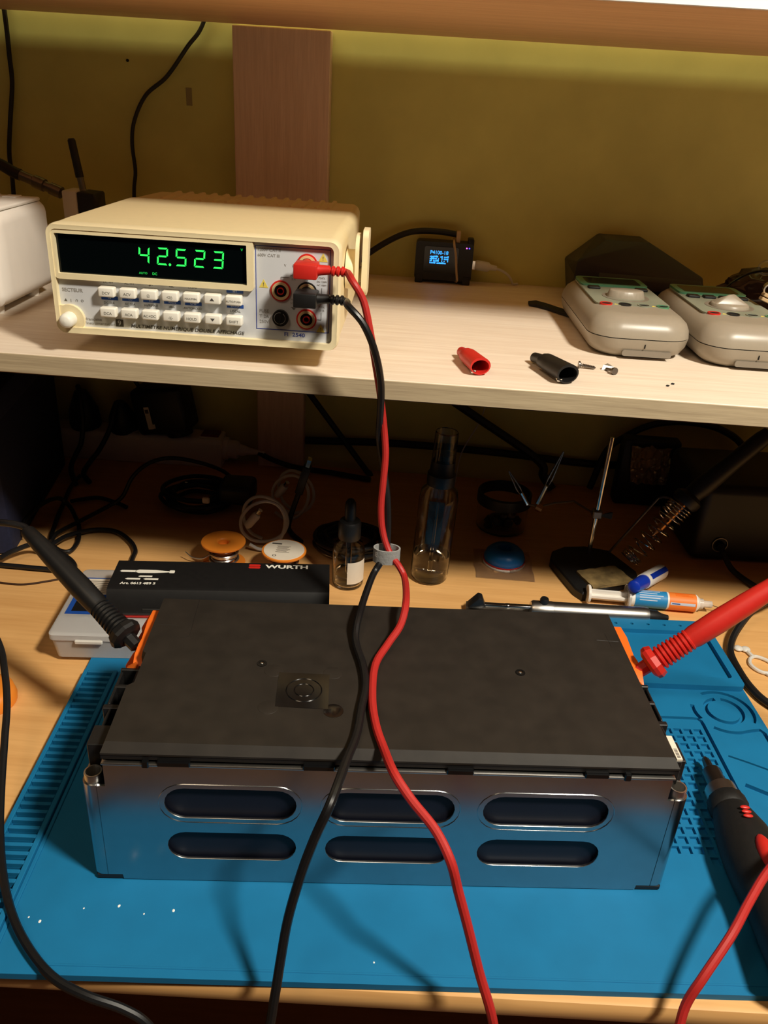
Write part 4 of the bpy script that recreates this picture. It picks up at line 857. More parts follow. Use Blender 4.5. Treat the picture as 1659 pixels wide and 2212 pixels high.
b = B(); b.box(0.0210, -0.0028, BZ + 0.0168, 0.0440, 0.0, BZ + 0.0205, 0.0008, 1); b.build('latch', m_milky, pb)
b = B(); b.box(0.0040, 0.0290, BZ + 0.0256, 0.0720, 0.0880, BZ + 0.0260); lb = b.build('label', m_bluelabel, pb)
b = B(); b.box(0.0075, 0.0600, BZ + 0.0259, 0.0690, 0.0860, BZ + 0.0262); b.build('label_panel', m_label, lb)
b = B(); b.box(0.0085, 0.0330, BZ + 0.0259, 0.0690, 0.0540, BZ + 0.0262); b.build('label_panel', m_black, lb)
for k in range(7):
    b = B(); b.box(0.0100 + 0.003 * (k % 2), 0.0620 + k * 0.0032, BZ + 0.0261, 0.0660 - 0.004 * (k % 3), 0.0632 + k * 0.0032, BZ + 0.0263); b.build('label_text_line', m_labelprint, lb)
b = B(); b.prism([(0.0220, 0.0400), (0.0300, 0.0390), (0.0340, 0.0430), (0.0310, 0.0480), (0.0250, 0.0470), (0.0270, 0.0440), (0.0257, 0.0430)], BZ + 0.0261, BZ + 0.0263); b.build('label_emblem', m_keywhite, lb)
for (x, y, w_, h_, m) in ((0.010, 0.006, 0.022, 0.014, m_darktext), (0.046, 0.006, 0.024, 0.016, m_bluetape), (0.012, 0.040, 0.020, 0.03, m_brownwire), (0.05, 0.045, 0.02, 0.03, m_black)):
    b = B(); b.box(x, y, BZ + 0.0012, x + w_, y + h_, BZ + 0.006, 0.001, 1); b.build('contents', m, pb)
b = B(); b.lathe((-0.1290, 0.1350, 0.0), [(0.0215, 0.0002), (0.0220, 0.004), (0.0200, 0.012), (0.0150, 0.0135)], 28)
tag(b.build('orange_cap', m_spool, sharp=60), 'orange plastic cap at the left edge of the desk', 'cap')

# solder spools
def spool(label, x, y, labelled):
    t = thing('solder_spool', label, 'spool', (x, y, 0.0), 0, 'solder spools')
    b = B(); b.ring((0, 0, 0), (0, 0, 1), [(0.0055, 0.0003), (0.0215, 0.0003), (0.0218, 0.0015), (0.0055, 0.0020)], 40); b.build('lower_flange', m_spool, t)
    b = B(); b.ring((0, 0, 0), (0, 0, 1), [(0.0055, 0.0015), (0.0090, 0.0015), (0.0090, 0.0245), (0.0055, 0.0245)], 28); b.build('core', m_spool, t)
    for k in range(9):
        z = 0.0036 + 0.0022 * k; r = 0.0128 + 0.0018 * math.sin(k * 1.7)
        b = B(); b.tube([Vector((r * math.cos(2 * PI * i / 24), r * math.sin(2 * PI * i / 24), z + 0.0006 * math.sin(2 * PI * i / 24 + k))) for i in range(24)], 0.0012, n=7, sub=1, closed=True); b.build('wire_turn', m_solder, t)
    b = B(); b.ring((0, 0, 0), (0, 0, 1), [(0.0060, 0.0240), (0.0222, 0.0240), (0.0228, 0.0250), (0.0225, 0.0262), (0.0210, 0.0265), (0.0075, 0.0262), (0.0060, 0.0248)], 40); b.build('upper_flange', m_spool, t, sharp=60)
    if labelled:
        b = B(); b.lathe((0, 0, 0), [(0.0208, 0.0264), (0.0206, 0.0268)], 40); d = b.build('paper_disc', m_label, t)
        for k in range(7):
            q = 0.006 - 0.002 * k; b = B(); b.box(-0.008 + 0.001 * (k % 2), q, 0.0268, 0.006 - 0.0015 * (k % 3), q + 0.0008, 0.0269); b.build('print_line', m_labelprint, d)
        b = B(); b.box(-0.014, 0.010, 0.0268, -0.004, 0.0125, 0.0269); b.build('print_line', m_darktext, d)
        b = B(); b.ring((-0.008, -0.013, 0.0268), (0, 0, 1), [(0.0012, 0), (0.002, 0), (0.0016, 0.0002)], 18); b.build('print_mark', m_darktext, d)
    else:
        b = B(); b.tube([Vector((-0.0130, -0.002, 0.010)), Vector((-0.022, -0.0065, 0.0070)), Vector((-0.032, -0.006, 0.0075)), Vector((-0.040, -0.002, 0.0110))], lambda q: 0.0010 * (1.1 - q * 0.6), n=7); b.build('wire_end', m_solder, t)
        b = B(); b.lathe((0, 0, 0), [(0.0060, 0.0180), (0.0060, 0.0200)], 20); b.build('hub_floor', m_spool, t)
    return t
spool('orange spool of solder with bare wire end sticking out', 0.0030, 0.3730, False)
spool('orange spool of solder with white paper label on top', 0.0675, 0.3640, True)

# dropper bottle
db = thing('dropper_bottle', 'small clear dropper bottle with black rubber bulb behind the battery', 'bottle', (0.1345, 0.3520, 0.0))
def bottle(par, R, prof, inner, name='glass'):
    b = B(); b.lathe((0, 0, 0), prof + inner, 36, caps=True); return b.build(name, m_bottle, par, sharp=50)
b = B(); b.lathe((0, 0, 0), [(0.012, 0.0003), (0.0155, 0.0020), (0.0160, 0.0060), (0.0160, 0.0400), (0.0145, 0.0460), (0.0085, 0.0505), (0.0075, 0.0560), (0.0065, 0.0560), (0.0075, 0.0500), (0.0135, 0.0450), (0.0150, 0.0395), (0.0150, 0.0060), (0.0140, 0.0034), (0.0100, 0.0026)], 36); b.build('glass', m_bottle, db, sharp=60)
b = B(); b.lathe((0, 0, 0), [(0.0100, 0.0030), (0.0140, 0.0038), (0.0148, 0.0065), (0.0148, 0.0150), (0.0005, 0.0150)], 36); b.build('liquid', m_liquid, db)
b = B(); b.lathe((0, 0, 0), [(0.0105, 0.0530), (0.0112, 0.0540), (0.0112, 0.0700), (0.0100, 0.0725), (0.0052, 0.0730), (0.0050, 0.0760)], 28); b.build('cap', m_black, db)
b = B(); b.lathe((0, 0, 0), [(0.0055, 0.0730), (0.0056, 0.0860), (0.0050, 0.0920), (0.0030, 0.0952), (0.0003, 0.0960)], 20); b.build('bulb', m_black, db, sharp=80)
b = B(); b.lathe((0, 0, 0), [(0.0012, 0.0080), (0.0030, 0.0160), (0.0030, 0.0550)], 16); b.build('pipette', m_bottle, db)
rings = []
for z in (0.0085, 0.0330): rings.append([Vector((0.01612 * math.cos(a), 0.01612 * math.sin(a), z)) for a in [math.radians(-88 + 78 * k / 10) for k in range(11)]] + [Vector((0.01627 * math.cos(a), 0.01627 * math.sin(a), z)) for a in [math.radians(-10 - 78 * k / 10) for k in range(11)]])
b = B(); b.loft(rings); b.build('label', m_label, db)

# spray bottle
sp = thing('spray_bottle', 'tall clear spray bottle with black pump and cap behind the cable tie', 'bottle', (0.2170, 0.3770, 0.0))
sp.rotation_euler = (0.0, 0.03, 0.0)
b = B(); b.lathe((0, 0, 0), [(0.0150, 0.0004), (0.0190, 0.0030), (0.0196, 0.0080), (0.0196, 0.0920), (0.0180, 0.1010), (0.0125, 0.1065), (0.0118, 0.1140), (0.0108, 0.1140), (0.0115, 0.1060), (0.0170, 0.1000), (0.0187, 0.0915), (0.0187, 0.0080), (0.0180, 0.0044), (0.0130, 0.0032)], 40); b.build('bottle', m_bottle, sp, sharp=60)
b = B(); b.lathe((0, 0, 0), [(0.0130, 0.0036), (0.0180, 0.0048), (0.0185, 0.0085), (0.0185, 0.0300), (0.0005, 0.0300)], 40); b.build('liquid', m_liquid, sp)
b = B(); b.lathe((0, 0, 0), [(0.0136, 0.1075), (0.0140, 0.1085), (0.0140, 0.1190), (0.0122, 0.1215), (0.0118, 0.1330), (0.0090, 0.1350), (0.0088, 0.1400)], 32); b.build('pump', m_black, sp)
b = B(); b.lathe((0, 0, 0), [(0.0118, 0.1320), (0.0112, 0.1620), (0.0104, 0.1630), (0.0104, 0.1618), (0.0110, 0.1320)], 32); b.build('dust_cap', m_clear, sp)
b = B(); b.cyl((0, 0, 0.010), (0, 0, 0.110), 0.0016, n=10); b.build('dip_tube', m_bottle, sp)
b = B(); b.box(-0.008, 0.0155, 0.030, 0.008, 0.0160, 0.080); b.build('painted_reflection', mat('painted_reflection_blue', (20, 62, 96), 0.5), sp)  # faint blue reflection in the bottle, put in as a coloured sheet

# desoldering pump
dp = thing('desoldering_pump', 'silver desoldering pump lying behind the battery lid', 'desoldering pump')
A = Vector((0.2540, 0.3140, 0.0090)); E_ = Vector((0.4300, 0.3215, 0.0090)); u = (E_ - A).normalized(); sd_ = Vector((-u.y, u.x, 0)); Lp = (E_ - A).length
def dpt(d, s, z): return A + u * d + sd_ * s + Vector((0, 0, z))
b = B(); b.lathe_axis(dpt(0.072, 0, 0), dpt(Lp, 0, 0), [(0.0080, 0), (0.0086, 0.03), (0.0086, 0.96), (0.0078, 1.0)], 32); b.build('barrel', m_brushed, dp)
rings = []
for d in (0.0, 0.080): rings.append([dpt(d, 0.0084 * math.cos(a), 0.0084 * math.sin(a)) for a in [math.radians(180 + 180 * k / 12) for k in range(13)]] + [dpt(d, 0.0070 * math.cos(a), 0.0070 * math.sin(a)) for a in [math.radians(360 - 180 * k / 12) for k in range(13)]])
b = B(); b.loft(rings); b.build('channel', m_brushed, dp)
b = B(); b.lathe_axis(dpt(0.062, 0, 0), dpt(0.084, 0, 0), [(0.0080, 0), (0.0090, 0.1), (0.0090, 0.9), (0.0086, 1)], 28); b.build('collar', m_brushed, dp)
b = B(); b.lathe_axis(dpt(0.014, 0, 0.002), dpt(0.066, 0, 0.002), [(0.0022, 0), (0.0022, 0.42), (0.0030, 0.46), (0.0030, 0.52), (0.0024, 0.54), (0.0024, 1)], 16); b.build('plunger_rod', m_chrome, dp)
b = B(); b.hull([dpt(0.0, -0.006, 0.001), dpt(0.0, 0.006, 0.001), dpt(0.012, -0.006, 0.001), dpt(0.012, 0.006, 0.001), dpt(0.010, -0.006, 0.0125), dpt(0.010, 0.006, 0.0125), dpt(0.014, -0.006, 0.0115), dpt(0.014, 0.006, 0.0115), dpt(0.018, 0.005, 0.002), dpt(0.018, -0.005, 0.002)], 0.001, 2); b.build('thumb_pusher', m_black, dp)
b = B(); b.lathe_axis(dpt(0.074, 0, 0.008), dpt(0.074, 0, 0.0135), [(0.0042, 0), (0.0044, 0.7), (0.0036, 1)], 18); b.build('release_button', m_black, dp)
b = B(); b.lathe_axis(dpt(Lp - 0.003, 0, 0), dpt(Lp + 0.020, 0, -0.001), [(0.0066, 0), (0.0064, 0.5), (0.0040, 0.7), (0.0026, 1.0)], 20); b.build('nozzle', m_black, dp)

# flux syringe
sy = thing('flux_syringe', 'flux syringe with blue and orange label beside the silver pump', 'syringe')
A = Vector((0.3765, 0.3520, 0.0100)); E_ = Vector((0.4880, 0.3500, 0.0100)); u = (E_ - A).normalized(); Ls = (E_ - A).length
def syp(d, s=0, z=0): return A + u * d + Vector((-u.y, u.x, 0)) * s + Vector((0, 0, z))
b = B(); b.lathe_axis(syp(0.0), syp(0.0025), [(0.0092, 0), (0.0095, 0.5), (0.0092, 1)], 24); b.build('plunger_flange', m_whiteplastic, sy)
b = B(); b.box(0, -0.0055, -0.0012, 0.044, 0.0055, 0.0012, M=Matrix.Translation(A) @ Matrix.Rotation(math.atan2(u.y, u.x), 4, 'Z')); b.box(0, -0.0012, -0.0055, 0.044, 0.0012, 0.0055, M=Matrix.Translation(A) @ Matrix.Rotation(math.atan2(u.y, u.x), 4, 'Z')); b.build('plunger_cross', m_whiteplastic, sy)
b = B(); b.prism(rrect(-0.013, -0.0094, 0.013, 0.0094, 0.004), -0.001, 0.0012, Matrix.Translation(syp(0.040)) @ Matrix.Rotation(math.atan2(u.y, u.x), 4, 'Z') @ Matrix.Rotation(PI / 2, 4, 'Y') @ Matrix.Rotation(PI / 2, 4, 'Z')); b.build('barrel_flange', m_frost, sy)
b = B(); b.lathe_axis(syp(0.039), syp(Ls - 0.001), [(0.0086, 0), (0.0086, 0.96), (0.0060, 1.0)], 28); b.build('barrel', m_whiteplastic, sy)
b = B(); b.lathe_axis(syp(0.046), syp(0.078), [(0.0088, 0), (0.0088, 1)], 28); b.build('blue_label', m_cyanlabel, sy)
b = B(); b.lathe_axis(syp(0.0778), syp(0.0795), [(0.00885, 0), (0.00885, 1)], 28); b.build('label_divider', m_whiteplastic, sy)
b = B(); b.lathe_axis(syp(0.0793), syp(0.1065), [(0.0088, 0), (0.0088, 1)], 28); b.build('orange_label', m_orangelabel, sy)
def onbarrel(name, m, d0, d1, a0, a1):
    rings = []
    for d in (d0, d1): rings.append([syp(d, 0.00885 * math.sin(a), 0.00885 * math.cos(a)) for a in [a0 + (a1 - a0) * k / 4 for k in range(5)]] + [syp(d, 0.00895 * math.sin(a), 0.00895 * math.cos(a)) for a in [a1 + (a0 - a1) * k / 4 for k in range(5)]])
    b = B(); b.loft(rings); b.build(name, m, sy)
for k in range(6): onbarrel('label_line', m_paletext, 0.0500, 0.0735 - 0.003 * (k % 3), 0.3 - 0.28 * k, 0.2 - 0.28 * k)
for k in range(3): onbarrel('label_line', m_orange, 0.0860, 0.1030 - 0.004 * (k % 2), 0.2 - 0.22 * k, 0.08 - 0.22 * k)
onbarrel('label_band', m_paletext, 0.0805, 0.1050, -1.15, -1.45); onbarrel('label_band_print', m_bluebar, 0.0820, 0.0900, -1.24, -1.36)
b = B(); b.lathe_axis(syp(Ls - 0.002), syp(Ls + 0.012), [(0.0050, 0), (0.0052, 0.35), (0.0036, 0.4), (0.0034, 1)], 18); b.build('luer_tip', m_frost, sy)
b = B(); b.tube([syp(Ls + 0.010), syp(Ls + 0.022, 0.001, -0.004), syp(Ls + 0.034, 0.001, -0.0085)], 0.0004, n=6); b.build('needle', m_metaldark, sy)

# blue marker across the syringe
mk = thing('marker_pen', 'blue capped white marker pen leaning across the syringe', 'pen')
A = Vector((0.4165, 0.3400, 0.0290)); E_ = Vector((0.4640, 0.4060, 0.0120)); 
b = B(); b.lathe_axis(A, A + (E_ - A) * 0.36, [(0.0040, 0), (0.0062, 0.05), (0.0066, 0.5), (0.0074, 1.0)], 24); b.build('cap', m_bluecap, mk)
b = B(); b.lathe_axis(A + (E_ - A) * 0.33, E_, [(0.0078, 0), (0.0080, 0.05), (0.0080, 0.92), (0.0070, 1.0)], 24); b.build('barrel', m_whiteplastic, mk)
u = (E_ - A).normalized(); s1 = Vector((u.y, -u.x, 0)).normalized(); n1 = u.cross(s1); n1 = n1 if n1.z > 0 else -n1
rings = []
for q in (0.40, 0.96): rings.append([A + (E_ - A) * q + (s1 * math.sin(a) + n1 * math.cos(a)) * 0.00808 for a in [0.35 + 0.10 * k for k in range(8)]] + [A + (E_ - A) * q + (s1 * math.sin(a) + n1 * math.cos(a)) * 0.0082 for a in [1.05 - 0.10 * k for k in range(8)]])
b = B(); b.loft(rings); b.build('blue_stripe', m_bluecap, mk)

# blue dispenser reel in a clear bag
rd = thing('desoldering_braid_reel', 'blue round braid reel in a clear bag behind the pump', 'reel', (0.2985, 0.4190, 0.0))
b = B(); b.ring((0, 0, 0), (0, 0, 1), [(0.0060, 0.0040), (0.0215, 0.0040), (0.0222, 0.0080), (0.0200, 0.0140), (0.0150, 0.0185), (0.0085, 0.0195), (0.0065, 0.0180)], 40); b.build('blue_cover', m_bluetape, rd, sharp=70)
b = B(); b.ring((0, 0, 0), (0, 0, 1), [(0.0060, 0.0008), (0.0225, 0.0008), (0.0228, 0.0025), (0.0215, 0.0042), (0.0060, 0.0042)], 40); b.build('white_base', m_whiteplastic, rd)
b = B(); b.ring((0, 0, 0), (0, 0, 1), [(0.0210, 0.0040), (0.0226, 0.0040), (0.0226, 0.0052), (0.0210, 0.0052)], 40); b.build('red_line', m_red, rd)
b = B(); G = []; nx, ny = 22, 18
for j in range(ny + 1):
    for i in range(nx + 1):
        x = -0.032 + 0.062 * i / nx; y = -0.036 + 0.062 * j / ny; d = math.hypot(x, y)
        z = (0.0075 * max(0, 1 - abs(d - 0.0225) / 0.009)) + 0.0006 + 0.0009 * noise.noise(Vector((x * 220, y * 220, 3)))
        G.append(Vector((x + 0.002 * noise.noise(Vector((x * 60, y * 60, 9))), y, max(0.0003, z))))
b._add(G, [(j * (nx + 1) + i, j * (nx + 1) + i + 1, (j + 1) * (nx + 1) + i + 1, (j + 1) * (nx + 1) + i) for j in range(ny) for i in range(nx) if G[j * (nx + 1) + i].xy.length > 0.0235 and G[(j + 1) * (nx + 1) + i + 1].xy.length > 0.0235])
b.build('clear_bag', m_film, rd, sharp=60)

# third hand with soldering iron holder
th3 = thing('helping_hand_stand', 'black helping hand stand with sponge tray, spring holder and chrome post', 'stand')
bp = [(0.3478, 0.4190), (0.3577, 0.3869), (0.3660, 0.3610), (0.3722, 0.3530), (0.3836, 0.3560), (0.4370, 0.3935), (0.4380, 0.4050), (0.4165, 0.4477), (0.3900, 0.4540), (0.3664, 0.4488), (0.3520, 0.4370)]
b = B(); b.prism(bp, 0.0003, 0.0080, top=bp); cc = (0.392, 0.405); b.prism(bp, 0.0080, 0.0100, top=[(cc[0] + (x - cc[0]) * 0.97, cc[1] + (y - cc[1]) * 0.97) for x, y in bp]); b.build('cast_base', m_black, th3)
b = B(); G = [(0.3715, 0.3920), (0.4145, 0.4100), (0.4300, 0.3805), (0.3835, 0.3610)]; n = 12; V = []
for j in range(n + 1):
    for i in range(n + 1):
        a_, c_ = i / n, j / n; p = (Vector(G[0]) * (1 - a_) + Vector(G[1]) * a_) * (1 - c_) + (Vector(G[3]) * (1 - a_) + Vector(G[2]) * a_) * c_
        V.append(Vector((p.x, p.y, 0.0125 + 0.0012 * noise.noise(Vector((p.x * 180, p.y * 180, 0))))))
b._add(V, [(j * (n + 1) + i, j * (n + 1) + i + 1, (j + 1) * (n + 1) + i + 1, (j + 1) * (n + 1) + i) for j in range(n) for i in range(n)]); b.prism(G, 0.0098, 0.0122); b.build('sponge', m_sponge, th3)
PB, PT = Vector((0.3920, 0.4360, 0.0095)), Vector((0.3965, 0.4500, 0.1420))
b = B(); b.lathe_axis(PB, PT, [(0.0026, 0), (0.0026, 1)], 18); b.build('post', m_chrome, th3)
pc_ = PB + (PT - PB) * 0.36
b = B(); b.box(pc_.x - 0.005, pc_.y - 0.005, pc_.z - 0.0045, pc_.x + 0.005, pc_.y + 0.005, pc_.z + 0.0045, 0.001, 1); b.build('post_clamp', m_metaldark, th3)
b = B(); b.hull([(pc_.x + 0.004, pc_.y - 0.004, pc_.z - 0.002), (pc_.x + 0.004, pc_.y - 0.004, pc_.z + 0.002), (pc_.x + 0.016, pc_.y - 0.006, pc_.z + 0.006), (pc_.x + 0.016, pc_.y - 0.006, pc_.z - 0.004), (pc_.x + 0.014, pc_.y - 0.003, pc_.z + 0.005)], 0.0008, 1); b.build('wing_nut', m_black, th3)
b = B(); b.tube([(pc_.x - 0.004, pc_.y, pc_.z), (0.372, 0.462, 0.0600), (0.3520, 0.468, 0.0530), (0.3370, 0.470, 0.0465), (0.3230, 0.470, 0.0480)], 0.0012, n=8, smooth=False); b.build('cross_arm', m_metaldark, th3)
b = B(); b.cyl((0.3395, 0.468, 0.0440), (0.3330, 0.470, 0.0460), 0.0048, n=10); b.build('arm_joint', m_copper, th3)
def clip(a, e, name='alligator_clip'):
    a, e = Vector(a), Vector(e); u = (e - a).normalized(); s = u.cross(Vector((0, 1, 0))).normalized(); L_ = (e - a).length
    g = empty(name); g.parent = th3
    b = B(); b.cyl(a, a + u * L_ * 0.35, 0.0026, n=10); b.build('clip_sleeve', m_chrome, g)
    for q in (-1, 1):
        b = B(); c0 = a + u * L_ * 0.35; b.hull([c0 + s * 0.0016 * q + Vector((0, dy, 0)) for dy in (-0.002, 0.002)] + [a + u * L_ * 0.5 + s * 0.0028 * q + Vector((0, dy, 0)) for dy in (-0.0022, 0.0022)] + [a + u * L_ * 0.5 + s * 0.0018 * q + Vector((0, dy, 0)) for dy in (-0.0022, 0.0022)] + [e + s * 0.0006 * q + Vector((0, dy, 0)) for dy in (-0.001, 0.001)] + [e + Vector((0, dy, 0)) for dy in (-0.001, 0.001)]); b.build('clip_jaw', m_metaldark, g, flat=True)
clip((0.3340, 0.470, 0.0500), (0.3535, 0.472, 0.1135)); clip((0.3230, 0.470, 0.0480), (0.2980, 0.474, 0.0850))
HB, HT = Vector((0.4300, 0.4150, 0.0180)), Vector((0.4770, 0.4320, 0.0780)); u = (HT - HB).normalized(); x = u.orthogonal().normalized(); y = u.cross(x); pts = []
turns = [(0.0, 0.0), (0.03, 1), (0.06, 2), (0.09, 3), (0.22, 4), (0.35, 5), (0.48, 6), (0.60, 7), (0.72, 8), (0.82, 9), (0.87, 10), (0.92, 11), (0.96, 12), (1.0, 13)]
for i in range(len(turns) - 1):
    for k in range(16):
        q = k / 16; t_ = turns[i][0] + (turns[i + 1][0] - turns[i][0]) * q; a_ = 2 * PI * q; R_ = 0.0105 + 0.0030 * t_
        pts.append(HB + (HT - HB) * t_ + (x * math.cos(a_) + y * math.sin(a_)) * R_)
b = B(); b.tube(pts, 0.0008, n=6, sub=1, smooth=False); b.build('spring_holder', m_chrome, th3)
b = B(); b.cyl((0.4150, 0.4420, 0.0100), (0.4560, 0.4440, 0.0800), 0.0013, n=10); b.build('holder_rod', m_metaldark, th3)
b = B(); b.tube([(0.4560, 0.4440, 0.0798), (0.462, 0.442, 0.082), (0.470, 0.438, 0.0805), (0.4690, 0.4380, 0.0725)], 0.0013, n=8); b.build('holder_hook', m_metaldark, th3)
# soldering iron resting in the spring
si = thing('soldering_iron', 'black handled soldering iron resting in the spring holder', 'soldering iron')
I0 = HB + (HT - HB) * 0.45; I1 = HT + u * 0.012
b = B(); b.lathe_axis(I0, I1, [(0.0008, 0), (0.0030, 0.18), (0.0042, 0.2), (0.0042, 1)], 16); b.build('barrel', m_copper, si)
for q in (0.42, 0.58, 0.74):
    c = I0 + (I1 - I0) * q; b = B(); b.sphere(c + Vector((-0.001, -0.0042, 0.0008)), 0.0016, 10, 6, (1, 0.3, 1)); b.build('vent_hole', m_darkvoid, si)
b = B(); b.lathe_axis(HT + u * 0.002, HT + u * 0.016, [(0.0125, 0), (0.0150, 0.3), (0.0150, 0.7), (0.0100, 1)], 24); b.build('guard', m_black, si)
hd = (Vector((0.553, 0.448, 0.160)) - (HT + u * 0.014)); 
b = B(); b.lathe_axis(HT + u * 0.014, HT + u * 0.014 + hd, [(0.0095, 0), (0.0110, 0.15), (0.0092, 0.5), (0.0086, 0.9), (0.0070, 1)], 24); b.build('handle', m_black, si, sharp=60)
hh = HT + u * 0.014 + hd
b = B(); b.tube([hh, hh + Vector((0.02, 0.0, 0.012)), hh + Vector((0.07, -0.01, 0.01)), hh + Vector((0.12, -0.02, -0.04)), hh + Vector((0.14, -0.02, -0.11)), hh + Vector((0.14, -0.03, -0.156))], 0.0030, n=10); b.build('cord', m_black, si)

# ------------------------------------------------------------------ back of the desk under the shelf
nb = thing('navy_box', 'dark navy fabric box at the left under the shelf', 'box', (-0.2120, 0.3560, 0.0), 0.17)
b = B(); b.box(-0.26, 0.0, 0.0003, 0.0, 0.23, 0.165, 0.004, 2); b.build('body', m_navy, nb)
b = B(); b.box(-0.262, -0.002, 0.140, 0.002, 0.232, 0.168, 0.003, 2); b.build('lid', m_navy, nb)

ps = thing('power_strip', 'white power strip with dark red switch along the wall under the shelf', 'power strip')
b = B(); b.hull([(-0.330, 0.606, 0.0003), (-0.056, 0.609, 0.0003), (-0.330, 0.640, 0.0003), (-0.056, 0.640, 0.0003), (-0.330, 0.602, 0.036), (-0.054, 0.605, 0.036), (-0.330, 0.606, 0.041), (-0.056, 0.609, 0.041), (-0.330, 0.640, 0.041), (-0.056, 0.640, 0.041)], 0.002, 2); b.build('housing', m_whiteplastic, ps)
b = B(); b.box(-0.0830, 0.6130, 0.0405, -0.0600, 0.6330, 0.0440, 0.001, 1); b.build('switch', m_redswitch, ps)['label'] = 'dark red rocker switch'
b = B(); b.box(-0.0850, 0.6110, 0.0405, -0.0580, 0.6350, 0.0418, 0.0005, 1); b.build('switch_frame', m_whiteplastic, ps)
b = B(); b.lathe_axis((-0.0560, 0.624, 0.0230), (-0.0020, 0.624, 0.0200), [(0.0150, 0), (0.0150, 0.12), (0.0120, 0.14), (0.0120, 0.34), (0.0080, 0.40), (0.0070, 0.50), (0.0050, 0.60), (0.0020, 1.0)], 20); b.build('cord_gland', m_whiteplastic, ps)
for x in (-0.29, -0.235, -0.18):
    b = B(); b.ring((x, 0.622, 0.0408), (0, 0, 1), [(0.0130, -0.0005), (0.0155, -0.0005), (0.0155, 0.0008), (0.0130, 0.0008)], 28); b.build('socket_ring', m_whiteplastic, ps)
b = B(); b.tube([(-0.010, 0.624, 0.0200), (0.010, 0.622, 0.012), (0.040, 0.618, 0.006), (0.09, 0.612, 0.0045), (0.14, 0.600, 0.0045)], 0.0035, n=10); b.build('cord', m_black, ps)

pa = thing('power_adapter', 'black power adapter with small white label plugged into the power strip', 'power adapter')
Ma = Matrix.Translation((-0.1220, 0.6040, 0.0440)) @ Matrix.Rotation(-0.10, 4, 'Z') @ Matrix.Rotation(-0.18, 4, 'Y')
b = B(); b.box(-0.034, -0.012, 0.004, 0.034, 0.030, 0.0640, 0.006, 3, M=Ma); b.build('housing', m_black, pa)
b = B(); b.cyl(Ma @ Vector((0.012, 0.010, -0.003)), Ma @ Vector((0.012, 0.010, 0.008)), 0.0165, n=24); b.build('plug_disc', m_black, pa)
b = B(); b.box(-0.0180, -0.0126, 0.0130, -0.0115, -0.0118, 0.0420, M=Ma); lb = b.build('label', m_label, pa)
b = B(); b.box(-0.0170, -0.0129, 0.0340, -0.0125, -0.0125, 0.0390, M=Ma); b.build('label_print', m_darktext, lb)
b = B(); b.box(-0.0115, -0.0126, 0.0135, -0.0085, -0.0118, 0.0190, M=Ma); b.build('label_tab', m_label, lb)
b = B(); b.tube([(-0.1500, 0.612, 0.0900), (-0.1650, 0.612, 0.1150), (-0.1800, 0.615, 0.1450), (-0.200, 0.622, 0.20), (-0.21, 0.628, 0.2380)], 0.0025, n=8); b.build('cord', m_black, pa)
p2 = thing('mains_plug', 'round black mains plug in the left half of the power strip', 'plug')
b = B(); b.lathe_axis((-0.2350, 0.621, 0.0425), (-0.2350, 0.615, 0.0900), [(0.0190, 0), (0.0200, 0.1), (0.0185, 0.45), (0.0130, 0.75), (0.0080, 1.0)], 24); b.build('body', m_black, p2, sharp=60)
b = B(); b.tube([(-0.2350, 0.615, 0.0880), (-0.2330, 0.604, 0.1000), (-0.2270, 0.594, 0.0900), (-0.2240, 0.586, 0.0600), (-0.2264, 0.580, 0.0349), (-0.2320, 0.572, 0.0209), (-0.2320, 0.554, 0.0100), (-0.214, 0.522, 0.0045)], 0.0032, n=8); b.build('cord', m_black, p2)
p3 = thing('mains_plug', 'black mains plug nearest the power adapter', 'plug')
b = B(); b.lathe_axis((-0.1850, 0.621, 0.0425), (-0.1850, 0.612, 0.0800), [(0.0180, 0), (0.0190, 0.1), (0.0160, 0.5), (0.0110, 0.8), (0.0070, 1.0)], 24); b.build('body', m_black, p3, sharp=60)
b = B(); b.tube([(-0.1850, 0.612, 0.0780), (-0.1850, 0.598, 0.0800), (-0.1892, 0.586, 0.0560), (-0.2010, 0.574, 0.0303), (-0.2120, 0.562, 0.0148), (-0.2130, 0.546, 0.0080), (-0.200, 0.530, 0.0045)], 0.0032, n=8); b.build('cord', m_black, p3)

cable('loose_cable', 'black cable loop rising beside the navy box', [(-0.2100, 0.3790, 0.0120), (-0.2150, 0.3900, 0.0200), (-0.2120, 0.4150, 0.0250), (-0.2050, 0.4380, 0.0250), (-0.1990, 0.4500, 0.0200), (-0.1900, 0.4480, 0.0130), (-0.1780, 0.4330, 0.0080), (-0.1671, 0.4151, 0.0060), (-0.1575, 0.3881, 0.0040), (-0.1570, 0.3661, 0.0040), (-0.1685, 0.3659, 0.0040), (-0.1851, 0.3836, 0.0040), (-0.1960, 0.4203, 0.0040), (-0.2030, 0.4499, 0.0040), (-0.2090, 0.4784, 0.0040), (-0.2150, 0.5100, 0.0060), (-0.2130, 0.5350, 0.0100)], 0.0024, m_blackcable)
cable('loose_cable', 'black cable running from the tangle to behind the tool case', [(-0.1784, 0.3600, 0.0090), (-0.1692, 0.3900, 0.0080), (-0.1506, 0.4142, 0.0040), (-0.1265, 0.4145, 0.0040), (-0.1048, 0.3966, 0.0040), (-0.0926, 0.3779, 0.0040), (-0.0897, 0.3619, 0.0040), (-0.0866, 0.3400, 0.0040)], 0.0026, m_blackcable)
cable('loose_cable', 'black cable crossing the middle of the dark desk left of the coil', [(-0.1975, 0.4700, 0.0080), (-0.1900, 0.4840, 0.0045), (-0.1726, 0.4916, 0.0040), (-0.1463, 0.4806, 0.0040), (-0.1345, 0.4731, 0.0040)], 0.0024, m_blackcable)
